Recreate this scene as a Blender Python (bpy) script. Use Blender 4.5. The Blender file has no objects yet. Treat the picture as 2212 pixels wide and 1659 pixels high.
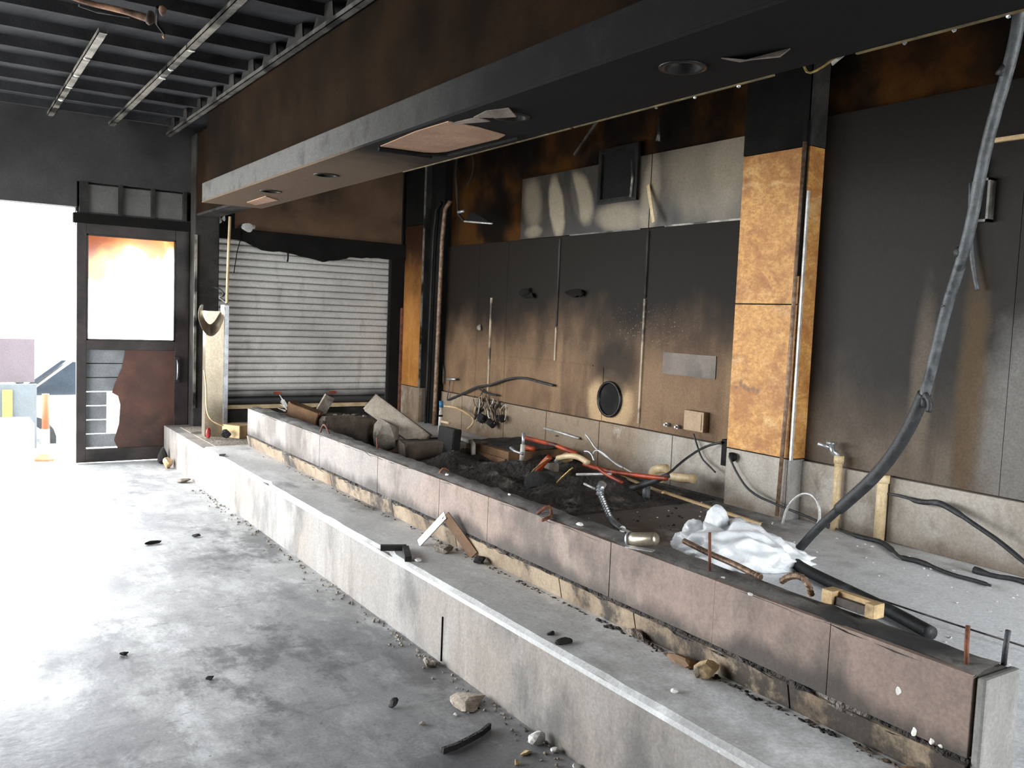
import bpy, bmesh, math, random
from mathutils import Vector, Matrix
random.seed(7)
S = bpy.context.scene
COL = S.collection
# ------------------------------------------------------------------ camera
FPX, YAW, PITCH, ROLL, CAMH = 1896.1, 0.58152, -0.075855, 0.040446, 1.45
_f = Vector((math.sin(YAW)*math.cos(PITCH), math.cos(YAW)*math.cos(PITCH), math.sin(PITCH)))
_r0 = Vector((math.cos(YAW), -math.sin(YAW), 0)); _u0 = _r0.cross(_f)
_r = _r0*math.cos(ROLL) + _u0*math.sin(ROLL); _u = _u0*math.cos(ROLL) - _r0*math.sin(ROLL)
CAM = Vector((0, 0, CAMH))
cd = bpy.data.cameras.new('camera'); cam = bpy.data.objects.new('camera', cd); COL.objects.link(cam)
cd.sensor_width = 36; cd.lens = FPX/2212*36; cd.clip_start = .05; cd.clip_end = 200
m = Matrix((_r, _u, -_f)).transposed().to_4x4(); m.translation = CAM; cam.matrix_world = m
S.camera = cam
def at(px, py, ax, v):
    """survey helper: the point of the room on plane ax=v that was measured at (px,py) in the photograph"""
    d = _f + _r*((px-1106)/FPX) - _u*((py-829.5)/FPX)
    i = 'XYZ'.index(ax); t = (v-CAM[i])/d[i]
    return CAM + d*t
# ------------------------------------------------------------------ light
W = bpy.data.worlds.new('sky'); S.world = W; W.use_nodes = True
bg = W.node_tree.nodes['Background']; bg.inputs[0].default_value = (.93, .97, 1, 1); bg.inputs[1].default_value = 23.0
S.view_settings.view_transform = 'Standard'; S.view_settings.look = 'None'
S.view_settings.exposure = 0.0; S.view_settings.gamma = 1.0; S.view_settings.use_curve_mapping = False
S.cycles.max_bounces = 8; S.cycles.diffuse_bounces = 5; S.cycles.glossy_bounces = 4; S.cycles.transparent_max_bounces = 8
S.cycles.use_denoising = True; S.cycles.sample_clamp_indirect = 6
def portal(name, loc, rot, sx, sy):
    l = bpy.data.lights.new(name, 'AREA'); l.shape = 'RECTANGLE'; l.size = sx; l.size_y = sy
    l.cycles.is_portal = True
    o = bpy.data.objects.new(name, l); o.location = loc; o.rotation_euler = rot; COL.objects.link(o)
ROOM_L = -3.0          # inner face of the shop-front wall (left, out of frame)
FAR = 8.5              # far wall
NEAR = -1.8            # wall behind the camera
portal('daylight_doorway', (-.99, FAR+.05, 1.15), (math.radians(-90), 0, 0), 4.0, 2.3)
portal('daylight_shopfront', (ROOM_L-.05, 5.7, 1.35), (0, math.radians(-90), 0), 2.5, 4.4)
portal('daylight_rear', (3.1, NEAR-.05, 1.5), (math.radians(90), 0, 0), 1.8, 2.2)
# ------------------------------------------------------------------ material helpers
def lin(c):
    if isinstance(c, str): c = tuple(int(c[i:i+2], 16)/255 for i in (0, 2, 4))
    return tuple((x/12.92 if x <= .04045 else ((x+.055)/1.055)**2.4) for x in c) + (1,)
class NT:
    def __init__(s, name):
        s.m = bpy.data.materials.new(name); s.m.use_nodes = True; s.t = s.m.node_tree
        s.b = s.t.nodes['Principled BSDF']; s.out = s.t.nodes['Material Output']
        s.geo = s.t.nodes.new('ShaderNodeNewGeometry'); s.pos = s.geo.outputs['Position']
        s._sep = None
    def new(s, k, **kw):
        n = s.t.nodes.new(k)
        for a, v in kw.items(): setattr(n, a, v)
        return n
    def put(s, sock, v):
        if isinstance(v, bpy.types.NodeSocket): s.t.links.new(v, sock)
        elif isinstance(v, (tuple, list)) and sock.type == 'RGBA' and len(v) == 3: sock.default_value = (*v, 1)
        else: sock.default_value = v
    def xyz(s):
        if not s._sep:
            n = s.new('ShaderNodeSeparateXYZ'); s.put(n.inputs[0], s.pos); s._sep = n.outputs
        return s._sep
    def math(s, op, a, b=0.0, clamp=False):
        n = s.new('ShaderNodeMath', operation=op, use_clamp=clamp); s.put(n.inputs[0], a); s.put(n.inputs[1], b); return n.outputs[0]
    def add(s, a, b): return s.math('ADD', a, b)
    def mul(s, a, b): return s.math('MULTIPLY', a, b)
    def scl(s, v):
        n = s.new('ShaderNodeVectorMath', operation='MULTIPLY'); s.put(n.inputs[0], s.pos); n.inputs[1].default_value = v; return n.outputs[0]
    def noise(s, scale=5, detail=4, stretch=None, rough=.55, off=None, dist=0):
        n = s.new('ShaderNodeTexNoise'); n.inputs['Scale'].default_value = scale; n.inputs['Detail'].default_value = detail
        n.inputs['Roughness'].default_value = rough; n.inputs['Distortion'].default_value = dist
        v = s.scl(stretch or (1, 1, 1))
        if off:
            a = s.new('ShaderNodeVectorMath', operation='ADD'); s.put(a.inputs[0], v); a.inputs[1].default_value = off; v = a.outputs[0]
        s.put(n.inputs['Vector'], v); return n.outputs['Fac']
    def step(s, v, lo, hi):
        n = s.new('ShaderNodeMapRange', interpolation_type='SMOOTHSTEP'); s.put(n.inputs[0], v)
        n.inputs[1].default_value = lo; n.inputs[2].default_value = hi; return n.outputs[0]
    def mix(s, f, a, b):
        n = s.new('ShaderNodeMix', data_type='RGBA'); s.put(n.inputs[0], f)
        s.put(n.inputs[6], lin(a) if isinstance(a, str) else a); s.put(n.inputs[7], lin(b) if isinstance(b, str) else b); return n.outputs[2]
    def blob(s, ax, c, r, soft=.5, wob=0.0, rot=0.0):
        """soft ellipse stain mask on the plane spanned by axes ax=(i,j)"""
        p = s.xyz(); u = s.math('SUBTRACT', p[ax[0]], c[0]); v = s.math('SUBTRACT', p[ax[1]], c[1])
        if rot:
            cs, sn = math.cos(rot), math.sin(rot)
            u, v = s.add(s.mul(u, cs), s.mul(v, sn)), s.add(s.mul(u, -sn), s.mul(v, cs))
        d = s.add(s.math('POWER', s.math('ABSOLUTE', s.mul(u, 1/r[0])), 2.0), s.math('POWER', s.math('ABSOLUTE', s.mul(v, 1/r[1])), 2.0))
        if wob: d = s.add(d, s.mul(s.math('SUBTRACT', s.noise(6, 3), .5), wob))
        return s.math('SUBTRACT', 1.0, s.step(d, 1-soft, 1+soft), True)
    def bump(s, h, strength=.3, dist=.01):
        n = s.new('ShaderNodeBump'); n.inputs['Strength'].default_value = strength; n.inputs['Distance'].default_value = dist
        s.put(n.inputs['Height'], h); s.put(s.b.inputs['Normal'], n.outputs[0])
    def done(s, col, rough=.7, metal=0.0, spec=.5, grain=.36):
        col = lin(col) if isinstance(col, str) else col
        if grain:
            g = s.noise(85, 5, rough=.75); g2 = s.noise(19, 5, rough=.7, off=(6, 1, 3))
            k = s.add(1-grain*.95, s.add(s.mul(s.step(g, .3, .72), grain), s.mul(g2, grain*.9)))
            v = s.new('ShaderNodeVectorMath', operation='SCALE'); s.put(v.inputs[0], col); s.put(v.inputs['Scale'], k); col = v.outputs[0]
        s.put(s.b.inputs['Base Color'], col); s.put(s.b.inputs['Roughness'], rough)
        s.put(s.b.inputs['Metallic'], metal); s.put(s.b.inputs['Specular IOR Level'], spec); return s.m
M = {}
def simple(name, a, b, scale=8, rough=.7, metal=0.0, stretch=None, bump=.25, spec=.5, soot=None, amt=(.5, .7), bd=.01):
    n = NT(name); f = n.noise(scale, 5, stretch); c = n.mix(n.step(f, .3, .7), a, b)
    if soot: c = n.mix(n.step(n.noise(scale*.45, 5, off=(3, 7, 1)), *amt), c, soot)
    if bump: n.bump(n.noise(scale*5, 4, stretch), bump, bd)
    M[name] = n.done(c, rough, metal, spec)
# --- main floor: pale concrete under ash with soot puddles
n = NT('floor_concrete')
c = n.mix(n.step(n.noise(1.4, 8, (1, .7, 1), .7), .36, .64), '7a7a7b', 'acacab')
c = n.mix(n.mul(n.step(n.noise(4.5, 8, (1, .5, 1), .74, off=(2, 5, 0)), .48, .66), .75), c, 'c9caca')
sm = n.step(n.noise(1.1, 9, (1.2, .75, 1), .72, off=(11.3, 4.2, 0)), .52, .62)
c = n.mix(n.mul(sm, .8), c, '434345')
c = n.mix(n.mul(n.step(n.noise(6, 8, (.7, 1.6, 1), .75, off=(3.3, 9.2, 0)), .55, .66), .55), c, '4a4a4c')
c = n.mix(n.mul(n.blob((0, 1), (.05, 3.05), (.5, .38), .7, 2.4), .7), c, '404144')
c = n.mix(n.mul(n.blob((0, 1), (1.45, 2.2), (.6, 1.7), .8, 1.6), .5), c, '58585a')  # broad darker zone of floor beside the plinth
near = n.blob((0, 1), (.25, 2.1), (.75, .75), .6, 2.2); c = n.mix(n.mul(near, .75), c, '3c3d40')
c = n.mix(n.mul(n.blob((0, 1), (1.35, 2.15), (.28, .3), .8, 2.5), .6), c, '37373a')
c = n.mix(n.mul(n.step(n.noise(45, 3), .64, .72), .5), c, '2e2e2e')
n.bump(n.noise(30, 6), .25, .006)
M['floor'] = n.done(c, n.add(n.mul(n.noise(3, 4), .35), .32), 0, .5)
# --- plinth concrete: vertical water streaks on the riser
def riser(name, a, b, streak, soot, sootamt=(.55, .7), fs=1.0):
    n = NT(name)
    c = n.mix(n.step(n.noise(1.5, 4, off=(0, 2, 0)), .35, .65), a, b)
    st = n.noise(7*fs, 5, (1, 1, .16), .6)
    c = n.mix(n.mul(n.step(st, .48, .78), .45), c, streak)
    st2 = n.noise(10*fs, 6, (1, 1, .18), .65, off=(5, 9, 2))
    c = n.mix(n.mul(n.step(st2, .5, .8), .5), c, soot)
    c = n.mix(n.mul(n.step(n.noise(2.2, 6, (1, 1, .6), .62, off=(1, 3, 8)), *sootamt), .75), c, soot)
    n.bump(n.noise(40, 5), .25, .005); M[name] = n.done(c, .72)
riser('plinth_riser', '827f7b', '7f766e', 'a09d99', '454341', (.49, .66))
n = NT('slab_top')
c = n.mix(n.step(n.noise(1.7, 6, (1, .5, 1), .62), .32, .68), 'a5a4a2', 'bdbcbb')
c = n.mix(n.mul(n.step(n.noise(7, 5, (1, .35, 1), off=(4, 1, 0)), .5, .7), .5), c, 'd2d2d0')
dk = n.step(n.noise(2.4, 7, (1, .5, 1), .65, off=(9, 3, 0)), .55, .68); c = n.mix(n.mul(dk, .6), c, '464645')
deb = n.blob((0, 1), (3.3, 5.0), (1.15, 2.25), .45, 1.2); c = n.mix(n.mul(deb, .9), c, '2c2a29')
lit_wht = n.blob((0, 1), (3.1, 1.8), (1.1, 1.3), .7, 2.2); c = n.mix(n.mul(lit_wht, .9), c, 'eceef0')  # bright light on the near slab, painted in as white
c = n.mix(n.mul(n.step(n.noise(60, 2), .68, .74), .7), c, 'd0cdc8')
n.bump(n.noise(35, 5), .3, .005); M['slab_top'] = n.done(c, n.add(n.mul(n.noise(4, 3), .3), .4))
# --- kerb
n = NT('kerb_cladding'); p = n.xyz()
c = n.mix(n.step(n.noise(2.0, 5, (1, 1, .7), .6), .35, .7), '8a766a', '73635a')
c = n.mix(n.mul(n.step(n.add(p[1], n.mul(n.math('SUBTRACT', n.noise(2.2, 4), .5), 2.5)), 3.4, 5.2), .75), c, '7e7a77')
c = n.mix(n.mul(n.step(n.noise(3.2, 5, (1, 1, .5), .6, off=(7, 1, 2)), .52, .72), .55), c, 'a8988a')
c = n.mix(n.mul(n.step(n.noise(2.6, 6, (1, 1, .55), .62, off=(1, 3, 8)), .5, .66), .65), c, '4d443e')
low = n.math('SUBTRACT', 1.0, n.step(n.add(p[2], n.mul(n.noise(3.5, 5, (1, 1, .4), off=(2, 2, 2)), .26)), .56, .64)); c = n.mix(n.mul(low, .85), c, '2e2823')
c = n.mix(n.mul(n.step(n.noise(1.5, 6, (1, 1, .8), .66, off=(4, 9, 3)), .54, .64), .55), c, '4a3f38')
n.bump(n.noise(40, 5), .25, .004); M['kerb_cladding'] = n.done(c, .75)
n = NT('kerb_strip'); p = n.xyz()
c = n.mix(n.step(n.noise(3, 6, (1, 1, .8), .65), .38, .66), '94836d', '6a5947')
c = n.mix(n.mul(n.step(n.add(n.noise(4.2, 7, (1, 1, .8), .7, off=(3, 3, 1)), n.mul(n.math('SUBTRACT', 2.9, p[1], True), .12)), .52, .64), .9), c, '2a2522')
n.bump(n.noise(30, 5), .4, .008); M['kerb_strip'] = n.done(c, .8)
simple('kerb_top', '7b7772', '575450', 6, .8, soot='2e2c2b', amt=(.5, .65), bump=.5)
simple('kerb_end', '8f8d89', '6c6a66', 5, .8, stretch=(1, 1, .3), soot='403e3c', amt=(.5, .68))
# --- back wall steel sheets: tan below the smoke line, black above
def smoked(name, low, low2, high, z0, z1, rough=.6, metal=0.0, wob=.9, streak='b79c7a', extra=None):
    n = NT(name); z = n.xyz()[2]
    c = n.mix(n.step(n.noise(1.6, 5, rough=.6), .35, .68), low, low2)
    c = n.mix(n.mul(n.step(n.noise(7, 5, (1, 1, .12)), .52, .75), .4), c, streak)
    c = n.mix(n.mul(n.step(n.noise(5, 5, (1, 1, .15), off=(3, 8, 1)), .55, .75), .5), c, '3a2f26')
    zz = n.add(z, n.mul(n.math('SUBTRACT', n.noise(1.9, 5, (1, 1, .7), off=(1, 6, 4)), .5), wob))
    c = n.mix(n.step(zz, z0, z1), c, high)
    if extra: c = extra(n, c)
    n.bump(n.noise(3, 3), .12, .02); M[name] = n.done(c, rough, metal, .09); return n
def wx(n, c):
    halo = n.blob((1, 2), (5.11, .835), (.26, .23), .4, .8); c = n.mix(n.mul(halo, .8), c, 'a98f6d')
    dark = n.blob((1, 2), (5.06, 1.12), (.26, .2), .7, 1.0); c = n.mix(n.mul(dark, .85), c, '1d1916')
    sp = n.mul(n.blob((1, 2), (4.75, 1.42), (.45, .16), .8, 1.5), n.step(n.noise(75, 3), .63, .72)); c = n.mix(n.mul(sp, .6), c, '9c9079'); return c
smoked('wall_sheet', '745d47', '564334', '1a1612', .95, 1.62, extra=wx, streak='8f7557')
def near_x(n, c):
    c = n.mix(n.mul(n.blob((1, 2), (2.02, 1.0), (.3, .55), .7, 1.2), .75), c, '6f6c68')
    c = n.mix(n.mul(n.blob((1, 2), (2.36, 1.2), (.07, .55), .9, 1.4), .7), c, '4d3b22')
    return n.mix(n.mul(n.blob((1, 2), (2.62, 1.2), (.06, .45), .9, 1.4), .5), c, '6a5d50')
smoked('wall_sheet_near', '5a4f44', '493e33', '201d1a', .7, 1.35, .5, 0.0, .8, '6d6256', near_x)
simple('wall_above', '442a10', '1c130c', 3, .9, soot='110d0a', amt=(.45, .62), spec=.05)
n = NT('base_concrete'); p = n.xyz()
c = n.mix(n.step(n.noise(2.4, 6, (1, 1, .8), .62), .36, .66), '8d8478', 'a39c92')
c = n.mix(n.mul(n.step(n.add(p[1], n.mul(n.math('SUBTRACT', n.noise(2.0, 4), .5), 1.6)), 4.2, 5.4), .85), c, '7a664f')
c = n.mix(n.mul(n.step(n.noise(4.5, 6, (1, 1, .5), .66, off=(4, 4, 4)), .52, .68), .5), c, '5a4a39')
c = n.mix(n.mul(n.step(n.noise(3.4, 7, (1, 1, .8), .7, off=(8, 2, 6)), .54, .64), .45), c, 'b4afa6')
low = n.math('SUBTRACT', 1.0, n.step(n.add(p[2], n.mul(n.noise(5, 5), .2)), .44, .54)); c = n.mix(n.mul(low, .6), c, '5b4631')
n.bump(n.noise(40, 5), .25, .005); M['base_concrete'] = n.done(c, .8)
n = NT('band_sheet')     # smoke-swirled bright steel band round the vent
c = n.mix(n.step(n.noise(2.6, 5, (1, 1, .6), dist=1.0), .38, .68), '1c1916', '3d352c')
for cc, rr, ro, sf, am in (((5.90, 2.36), (.10, .24), -.25, .45, .95), ((5.57, 2.40), (.12, .23), -.5, .45, .9), ((5.10, 2.22), (.26, .10), .1, .8, .8), ((4.22, 2.42), (.42, .26), .35, .95, .7), ((4.02, 2.52), (.18, .24), 0, .8, .9), ((4.77, 2.34), (.09, .28), .1, .8, .8), ((6.25, 2.42), (.13, .2), -.2, .8, .55), ((6.22, 2.18), (.12, .05), 0, .8, .6)):
    c = n.mix(n.mul(n.blob((1, 2), cc, rr, sf, .8, ro), am*.9), c, '897d6a')
c = n.mix(n.mul(n.blob((1, 2), (5.70, 2.45), (.06, .3), .6, .4, -.4), .8), c, '1d1a17')
M['band_sheet'] = n.done(c, .45, 0.0, .4)
# --- plywood on the columns
n = NT('plywood')
c = n.mix(n.step(n.noise(24, 5, (1, 1, 1.5), .6, dist=.4), .3, .75), 'c4924f', '9f6c33')
c = n.mix(n.mul(n.step(n.noise(5.5, 5, (1, 1, 1.3), .6, dist=.8), .42, .66), .75), c, '8a5424')
c = n.mix(n.mul(n.step(n.noise(4, 4, (1, 1, 2.0), dist=1.0, off=(0, 2, 3)), .52, .75), .5), c, 'd9b47c')
c = n.mix(n.mul(n.step(n.noise(38, 4, (1, 1, 2.2), .6, dist=.6, off=(4, 2, 3)), .5, .68), .5), c, '8a5524')
for y, z, ry, rz in ((3.755, 1.075, .018, .012), (3.72, 1.10, .014, .026), (3.69, 1.085, .016, .02), (3.655, 1.07, .02, .014), (3.62, 1.078, .015, .02), (3.585, 1.068, .016, .014)):
    c = n.mix(n.mul(n.blob((1, 2), (y, z), (ry, rz), .8, 1.6), .55), c, '54463a')
M['plywood'] = n.done(c, .65)
smoked('plywood_burnt', 'b98147', '9a6633', '2c1a10', 1.15, 2.2, .7, 0, 1.4, 'c89257')
simple('soot_black', '1d1b1a', '151413', 5, .9, spec=.08)
simple('soot_grey', '3a3836', '242221', 4, .85, soot='181716', amt=(.5, .65), spec=.12)
simple('deck', '3b3b3e', '303033', 4, .8, soot='242426', spec=.1)
simple('joist', '3a3a3c', '303032', 6, .8, soot='252527', spec=.1)
simple('bulkhead_face', '251a11', '16100b', 2.2, .95, soot='120d0a', amt=(.45, .7), spec=.03)
n = NT('bulkhead_lip'); yy = n.xyz()[1]
c = n.mix(n.step(n.add(yy, n.mul(n.math('SUBTRACT', n.noise(2, 4), .5), 1.2)), 2.6, 5.2), '1a1919', '5c5a58')
c = n.mix(n.mul(n.step(n.noise(7, 4), .5, .7), .4), c, '2b2927'); M['bulkhead_lip'] = n.done(c, .9, 0, .08)
n = NT('soffit_board'); yy = n.xyz()[1]
c = n.mix(n.step(n.add(yy, n.mul(n.math('SUBTRACT', n.noise(2.5, 4), .5), 1.0)), 3.9, 4.8), '191818', '5f5043')
M['soffit_board'] = n.done(c, .85, 0, .08)
simple('gypsum_bare', '9a7a62', '856650', 6, .85)
simple('paper_flake', '6d6058', '4d443d', 9, .85)
simple('channel_metal', '9a958c', '5c5750', 9, .45, .5, soot='262422', amt=(.5, .62))
simple('channel_dark', '6b6863', '3d3a37', 9, .5, .4, soot='211f1e', amt=(.48, .62))
simple('charred_pipe', 'b5896b', '3d2c24', 10, .8, soot='211b18')
n = NT('shutter_slat'); z = n.xyz()[2]
c = n.mix(n.step(n.noise(2, 4), .35, .7), 'd0cdc8', 'bab6b0')
c = n.mix(n.mul(n.step(n.noise(8, 5, (1, 1, .3)), .55, .75), .35), c, '5d554c')
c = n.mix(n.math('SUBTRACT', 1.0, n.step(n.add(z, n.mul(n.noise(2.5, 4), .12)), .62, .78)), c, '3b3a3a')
M['shutter_slat'] = n.done(c, .45, .25)
simple('wall_brown', '6c523a', '523b27', 2.5, .75, soot='1b1512', amt=(.52, .7))
simple('wall_smoke', '3b3a3a', '2c2b2b', 2, .8, soot='1d1c1c')
simple('glazed_panel', '5f5d5b', '4c4a49', 3, .6)
simple('door_metal', '3d3735', '2a2524', 5, .5, .3, soot='171514')
simple('door_panel', '5d3d2f', '432a22', 3, .6, soot='2a1d19', amt=(.5, .7))
simple('grey_board', '7d8082', '65686a', 5, .6)
simple('stainless', 'bdb29e', '9c907c', 3, .28, .75, stretch=(1, 1, .4), bump=0)
simple('galvanised', 'b9bbbd', '8f9193', 14, .38, .7, bump=0)
simple('flat_steel', 'c9c8c5', '9b9894', 10, .45, .4)
simple('brass_wire', 'b39a5e', '7d683a', 20, .4, .6, bump=0)
simple('edge_tan', '6b5a35', '41361f', 20, .8)
simple('patch_grey', '63564a', '4a3e34', 5, .6, soot='2c241e', amt=(.45, .65))
simple('strip_tan', 'a3927b', '76654f', 12, .6, soot='3b3027', amt=(.5, .64), stretch=(1, 1, .3))
simple('rust', '7a4a33', '4d2f24', 22, .8, .2)
simple('rusty_flex', '8c7460', '5d4636', 30, .6, .4)
simple('copper_red', 'a8431f', '6f2a18', 8, .5, .1, soot='33201a', amt=(.56, .66))
simple('pvc_cream', 'cdb894', 'ae9670', 8, .5)
simple('pvc_white', 'c9c4b8', '9c958a', 8, .5)
simple('blue_cap', '2e7fae', '255f86', 8, .5)
simple('rubber_black', '2b2c2e', '1a1b1c', 25, .6, soot='3b3f42', amt=(.6, .7))
simple('grey_hose', '56595b', '36393b', 20, .5, soot='222526', amt=(.55, .65))
simple('char', '1c1917', '100e0d', 12, .85, soot='3a342f', amt=(.6, .72), bump=.8, bd=.02)
simple('heap', '3d3733', '24201d', 10, .9, soot='6f6963', amt=(.56, .68), bump=1.0, bd=.03)
simple('rubble', '8d8478', '6b6156', 9, .85, soot='423a33', amt=(.52, .68), bump=.7, bd=.02)
simple('block_dark', '63564a', '40362d', 5, .85, soot='181412', amt=(.46, .62), bump=.7, bd=.02)
simple('slab_stone', 'a59a8b', '85786a', 5, .85, soot='4f4238', amt=(.52, .68), bump=.6, bd=.01)
simple('brown_board', '7b5a3a', '5a4029', 6, .75, soot='2c2019', amt=(.52, .68))
simple('pale_wood', 'c8ae83', 'a98c62', 10, .7, stretch=(1, .3, 1), soot='3f3429', amt=(.56, .68))
simple('dark_slot', '4d453d', '39322c', 14, .8)
simple('white_chip', 'e4e2dd', 'c7c3bc', 12, .7)
simple('box_cover', '9d8363', '836b4f', 6, .6)
simple('black_plastic', '111010', '0b0b0b', 10, .6, spec=.12)
simple('vent_frame', '2b2927', '151413', 8, .35, .5)
simple('red_plastic', 'a32a2e', '7c1f22', 8, .4)
simple('white_steel', 'e6e6e4', 'd6d6d2', 5, .5)
simple('ext_ground', 'c5c4c0', 'b4b2ad', 2, .9)
simple('ext_board', '4f474b', '453d40', 2, .9)
simple('ext_grey', '50565a', '484d50', 3, .8)
simple('ext_yellow', '85793a', '766b32', 3, .7)
simple('ext_orange', '8a4a2a', '7a3f24', 5, .7)
simple('car_paint', 'd8d8d8', 'd0d0d0', 3, .25, bump=0)
simple('car_glass', '30373e', '2a3036', 3, .08, bump=0)
n = NT('bag_film'); n.b.inputs['Subsurface Weight'].default_value = 0
n.bump(n.noise(22, 4, dist=.8), .5, .012); M['bag_film'] = n.done(n.mix(n.noise(7, 3), 'd9dde0', 'f4f5f6'), .3, grain=0)
# burnt film on the door glass: transparent pane, orange where the scorched film still hangs
n = NT('scorched_glass'); p = n.xyz()
edge = n.add(p[2], n.mul(n.math('SUBTRACT', n.noise(4.5, 5, (1, 1, .6), dist=.7), .5), .75))
edge = n.add(edge, n.mul(n.step(n.math('MULTIPLY', p[0], -1.0), -1.38, -1.05), .28))
edge = n.math('SUBTRACT', edge, .07)
tr = n.new('ShaderNodeBsdfTransparent'); n.put(tr.inputs[0], n.mix(n.step(edge, 1.84, 2.12), n.mix(n.step(edge, 1.60, 1.86), (1, 1, 1, 1), (.29, .165, .07, 1)), (.17, .085, .045, 1)))
gl = n.new('ShaderNodeBsdfGlossy'); gl.inputs['Roughness'].default_value = .1
mx = n.new('ShaderNodeMixShader'); mx.inputs[0].default_value = .04
n.t.links.new(tr.outputs[0], mx.inputs[1]); n.t.links.new(gl.outputs[0], mx.inputs[2]); n.t.links.new(mx.outputs[0], n.out.inputs[0]); M['scorched_glass'] = n.m
n = NT('clear_sheet'); tr = n.new('ShaderNodeBsdfTransparent'); tr.inputs[0].default_value = (.75, .78, .76, 1)
gl = n.new('ShaderNodeBsdfGlossy'); gl.inputs['Roughness'].default_value = .15; mx = n.new('ShaderNodeMixShader'); mx.inputs[0].default_value = .25
n.t.links.new(tr.outputs[0], mx.inputs[1]); n.t.links.new(gl.outputs[0], mx.inputs[2]); n.t.links.new(mx.outputs[0], n.out.inputs[0]); M['clear_sheet'] = n.m
# ------------------------------------------------------------------ mesh helpers
class MB:
    def __init__(s): s.v = []; s.f = []
    def _add(s, vs, fs):
        b = len(s.v); s.v += [tuple(v) for v in vs]; s.f += [tuple(i+b for i in f) for f in fs]; return s
    def box(s, x0, x1, y0, y1, z0, z1, c=0.0):
        """box, c = chamfer of the vertical+horizontal edges"""
        if c <= 0:
            vs = [(x, y, z) for x in (x0, x1) for y in (y0, y1) for z in (z0, z1)]
            return s._add(vs, [(0, 1, 3, 2), (4, 6, 7, 5), (0, 4, 5, 1), (2, 3, 7, 6), (0, 2, 6, 4), (1, 5, 7, 3)])
        bm = bmesh.new(); r = bmesh.ops.create_cube(bm, size=1)
        for v in bm.verts: v.co = Vector(((x0+x1)/2+v.co.x*(x1-x0), (y0+y1)/2+v.co.y*(y1-y0), (z0+z1)/2+v.co.z*(z1-z0)))
        bmesh.ops.bevel(bm, geom=list(bm.edges), offset=c, segments=2, affect='EDGES', profile=.6)
        return s.bm(bm)
    def bm(s, bm):
        bm.verts.index_update(); s._add([v.co[:] for v in bm.verts], [[v.index for v in f.verts] for f in bm.faces]); bm.free(); return s
    def beam(s, p, q, w, h, up=(0, 0, 1), c=0.0):
        p, q = Vector(p), Vector(q); d = (q-p); L = d.length; d /= L; side = d.cross(Vector(up)).normalized(); upv = side.cross(d)
        t = MB().box(-w/2, w/2, 0, L, -h/2, h/2, c)
        return s._add([p+side*x+d*y+upv*z for x, y, z in t.v], t.f)
    def tube(s, pts, r, seg=8, smooth=0, cap=True):
        pts = [Vector(p) for p in pts]
        for _ in range(smooth):
            o = [pts[0]]
            for a, b in zip(pts, pts[1:]): o += [a.lerp(b, .25), a.lerp(b, .75)]
            pts = o+[pts[-1]]
        rs = r if isinstance(r, (list, tuple)) else None
        n = len(pts); ref = None; vs = []; fs = []
        for i, p in enumerate(pts):
            d = (pts[min(i+1, n-1)]-pts[max(i-1, 0)]).normalized()
            if ref is None: ref = d.orthogonal().normalized()
            ref = (ref-d*ref.dot(d)); ref = ref.normalized() if ref.length > 1e-6 else d.orthogonal().normalized()
            b = d.cross(ref)
            rr = r if rs is None else rs[min(int(i/(n-1)*(len(rs)-1)+.5), len(rs)-1)]
            for k in range(seg):
                a = 2*math.pi*k/seg; vs.append(p+ref*math.cos(a)*rr+b*math.sin(a)*rr)
        for i in range(n-1):
            for k in range(seg): fs.append((i*seg+k, i*seg+(k+1) % seg, (i+1)*seg+(k+1) % seg, (i+1)*seg+k))
        if cap: fs += [tuple(range(seg))[::-1], tuple((n-1)*seg+k for k in range(seg))]
        return s._add(vs, fs)
    def prism(s, poly, fn, t0, t1):
        """poly 2D outline, fn(u,v,t)->xyz"""
        n = len(poly); vs = [fn(u, v, t0) for u, v in poly]+[fn(u, v, t1) for u, v in poly]
        return s._add(vs, [tuple(range(n))[::-1], tuple(range(n, 2*n))]+[(i, (i+1) % n, n+(i+1) % n, n+i) for i in range(n)])
    def rock(s, c, r, seed=0, sub=2, rough=.3, flat=None):
        rnd = random.Random(seed); bm = bmesh.new(); bmesh.ops.create_icosphere(bm, subdivisions=sub, radius=1)
        planes = [(Vector((rnd.gauss(0, 1), rnd.gauss(0, 1), rnd.gauss(0, 1))).normalized(), rnd.uniform(1-rough*1.6, 1-rough*.4)) for _ in range(9)]
        for v in bm.verts:
            for nn, d in planes:
                k = v.co.dot(nn)
                if k > d: v.co -= nn*(k-d)
            v.co *= 1+rnd.uniform(-.06, .06)
            v.co = Vector((v.co.x*r[0], v.co.y*r[1], v.co.z*r[2]))
        lo = min(v.co.z for v in bm.verts)
        for v in bm.verts: v.co += Vector((c[0], c[1], c[2]-lo))
        return s.bm(bm)
    def build(s, name, mat, parent=None, smooth=False):
        me = bpy.data.meshes.new(name); me.from_pydata(s.v, [], s.f); me.validate()
        bm = bmesh.new(); bm.from_mesh(me); bmesh.ops.recalc_face_normals(bm, faces=bm.faces); bm.to_mesh(me); bm.free()
        me.materials.append(M[mat] if isinstance(mat, str) else mat)
        if smooth:
            for p in me.polygons: p.use_smooth = True
        o = bpy.data.objects.new(name, me); COL.objects.link(o)
        if parent: o.parent = parent; o.matrix_parent_inverse = parent.matrix_world.inverted()
        return o
def tag(o, label, cat=None, group=None, kind=None):
    o['label'] = label
    if cat: o['category'] = cat
    if group: o['group'] = group
    if kind: o['kind'] = kind
    return o
def empty(name, loc, label, cat, group=None, kind=None):
    o = bpy.data.objects.new(name, None); COL.objects.link(o); o.empty_display_size = .1
    o.location = loc; o.matrix_world = Matrix.Translation(loc); return tag(o, label, cat, group, kind)
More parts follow.
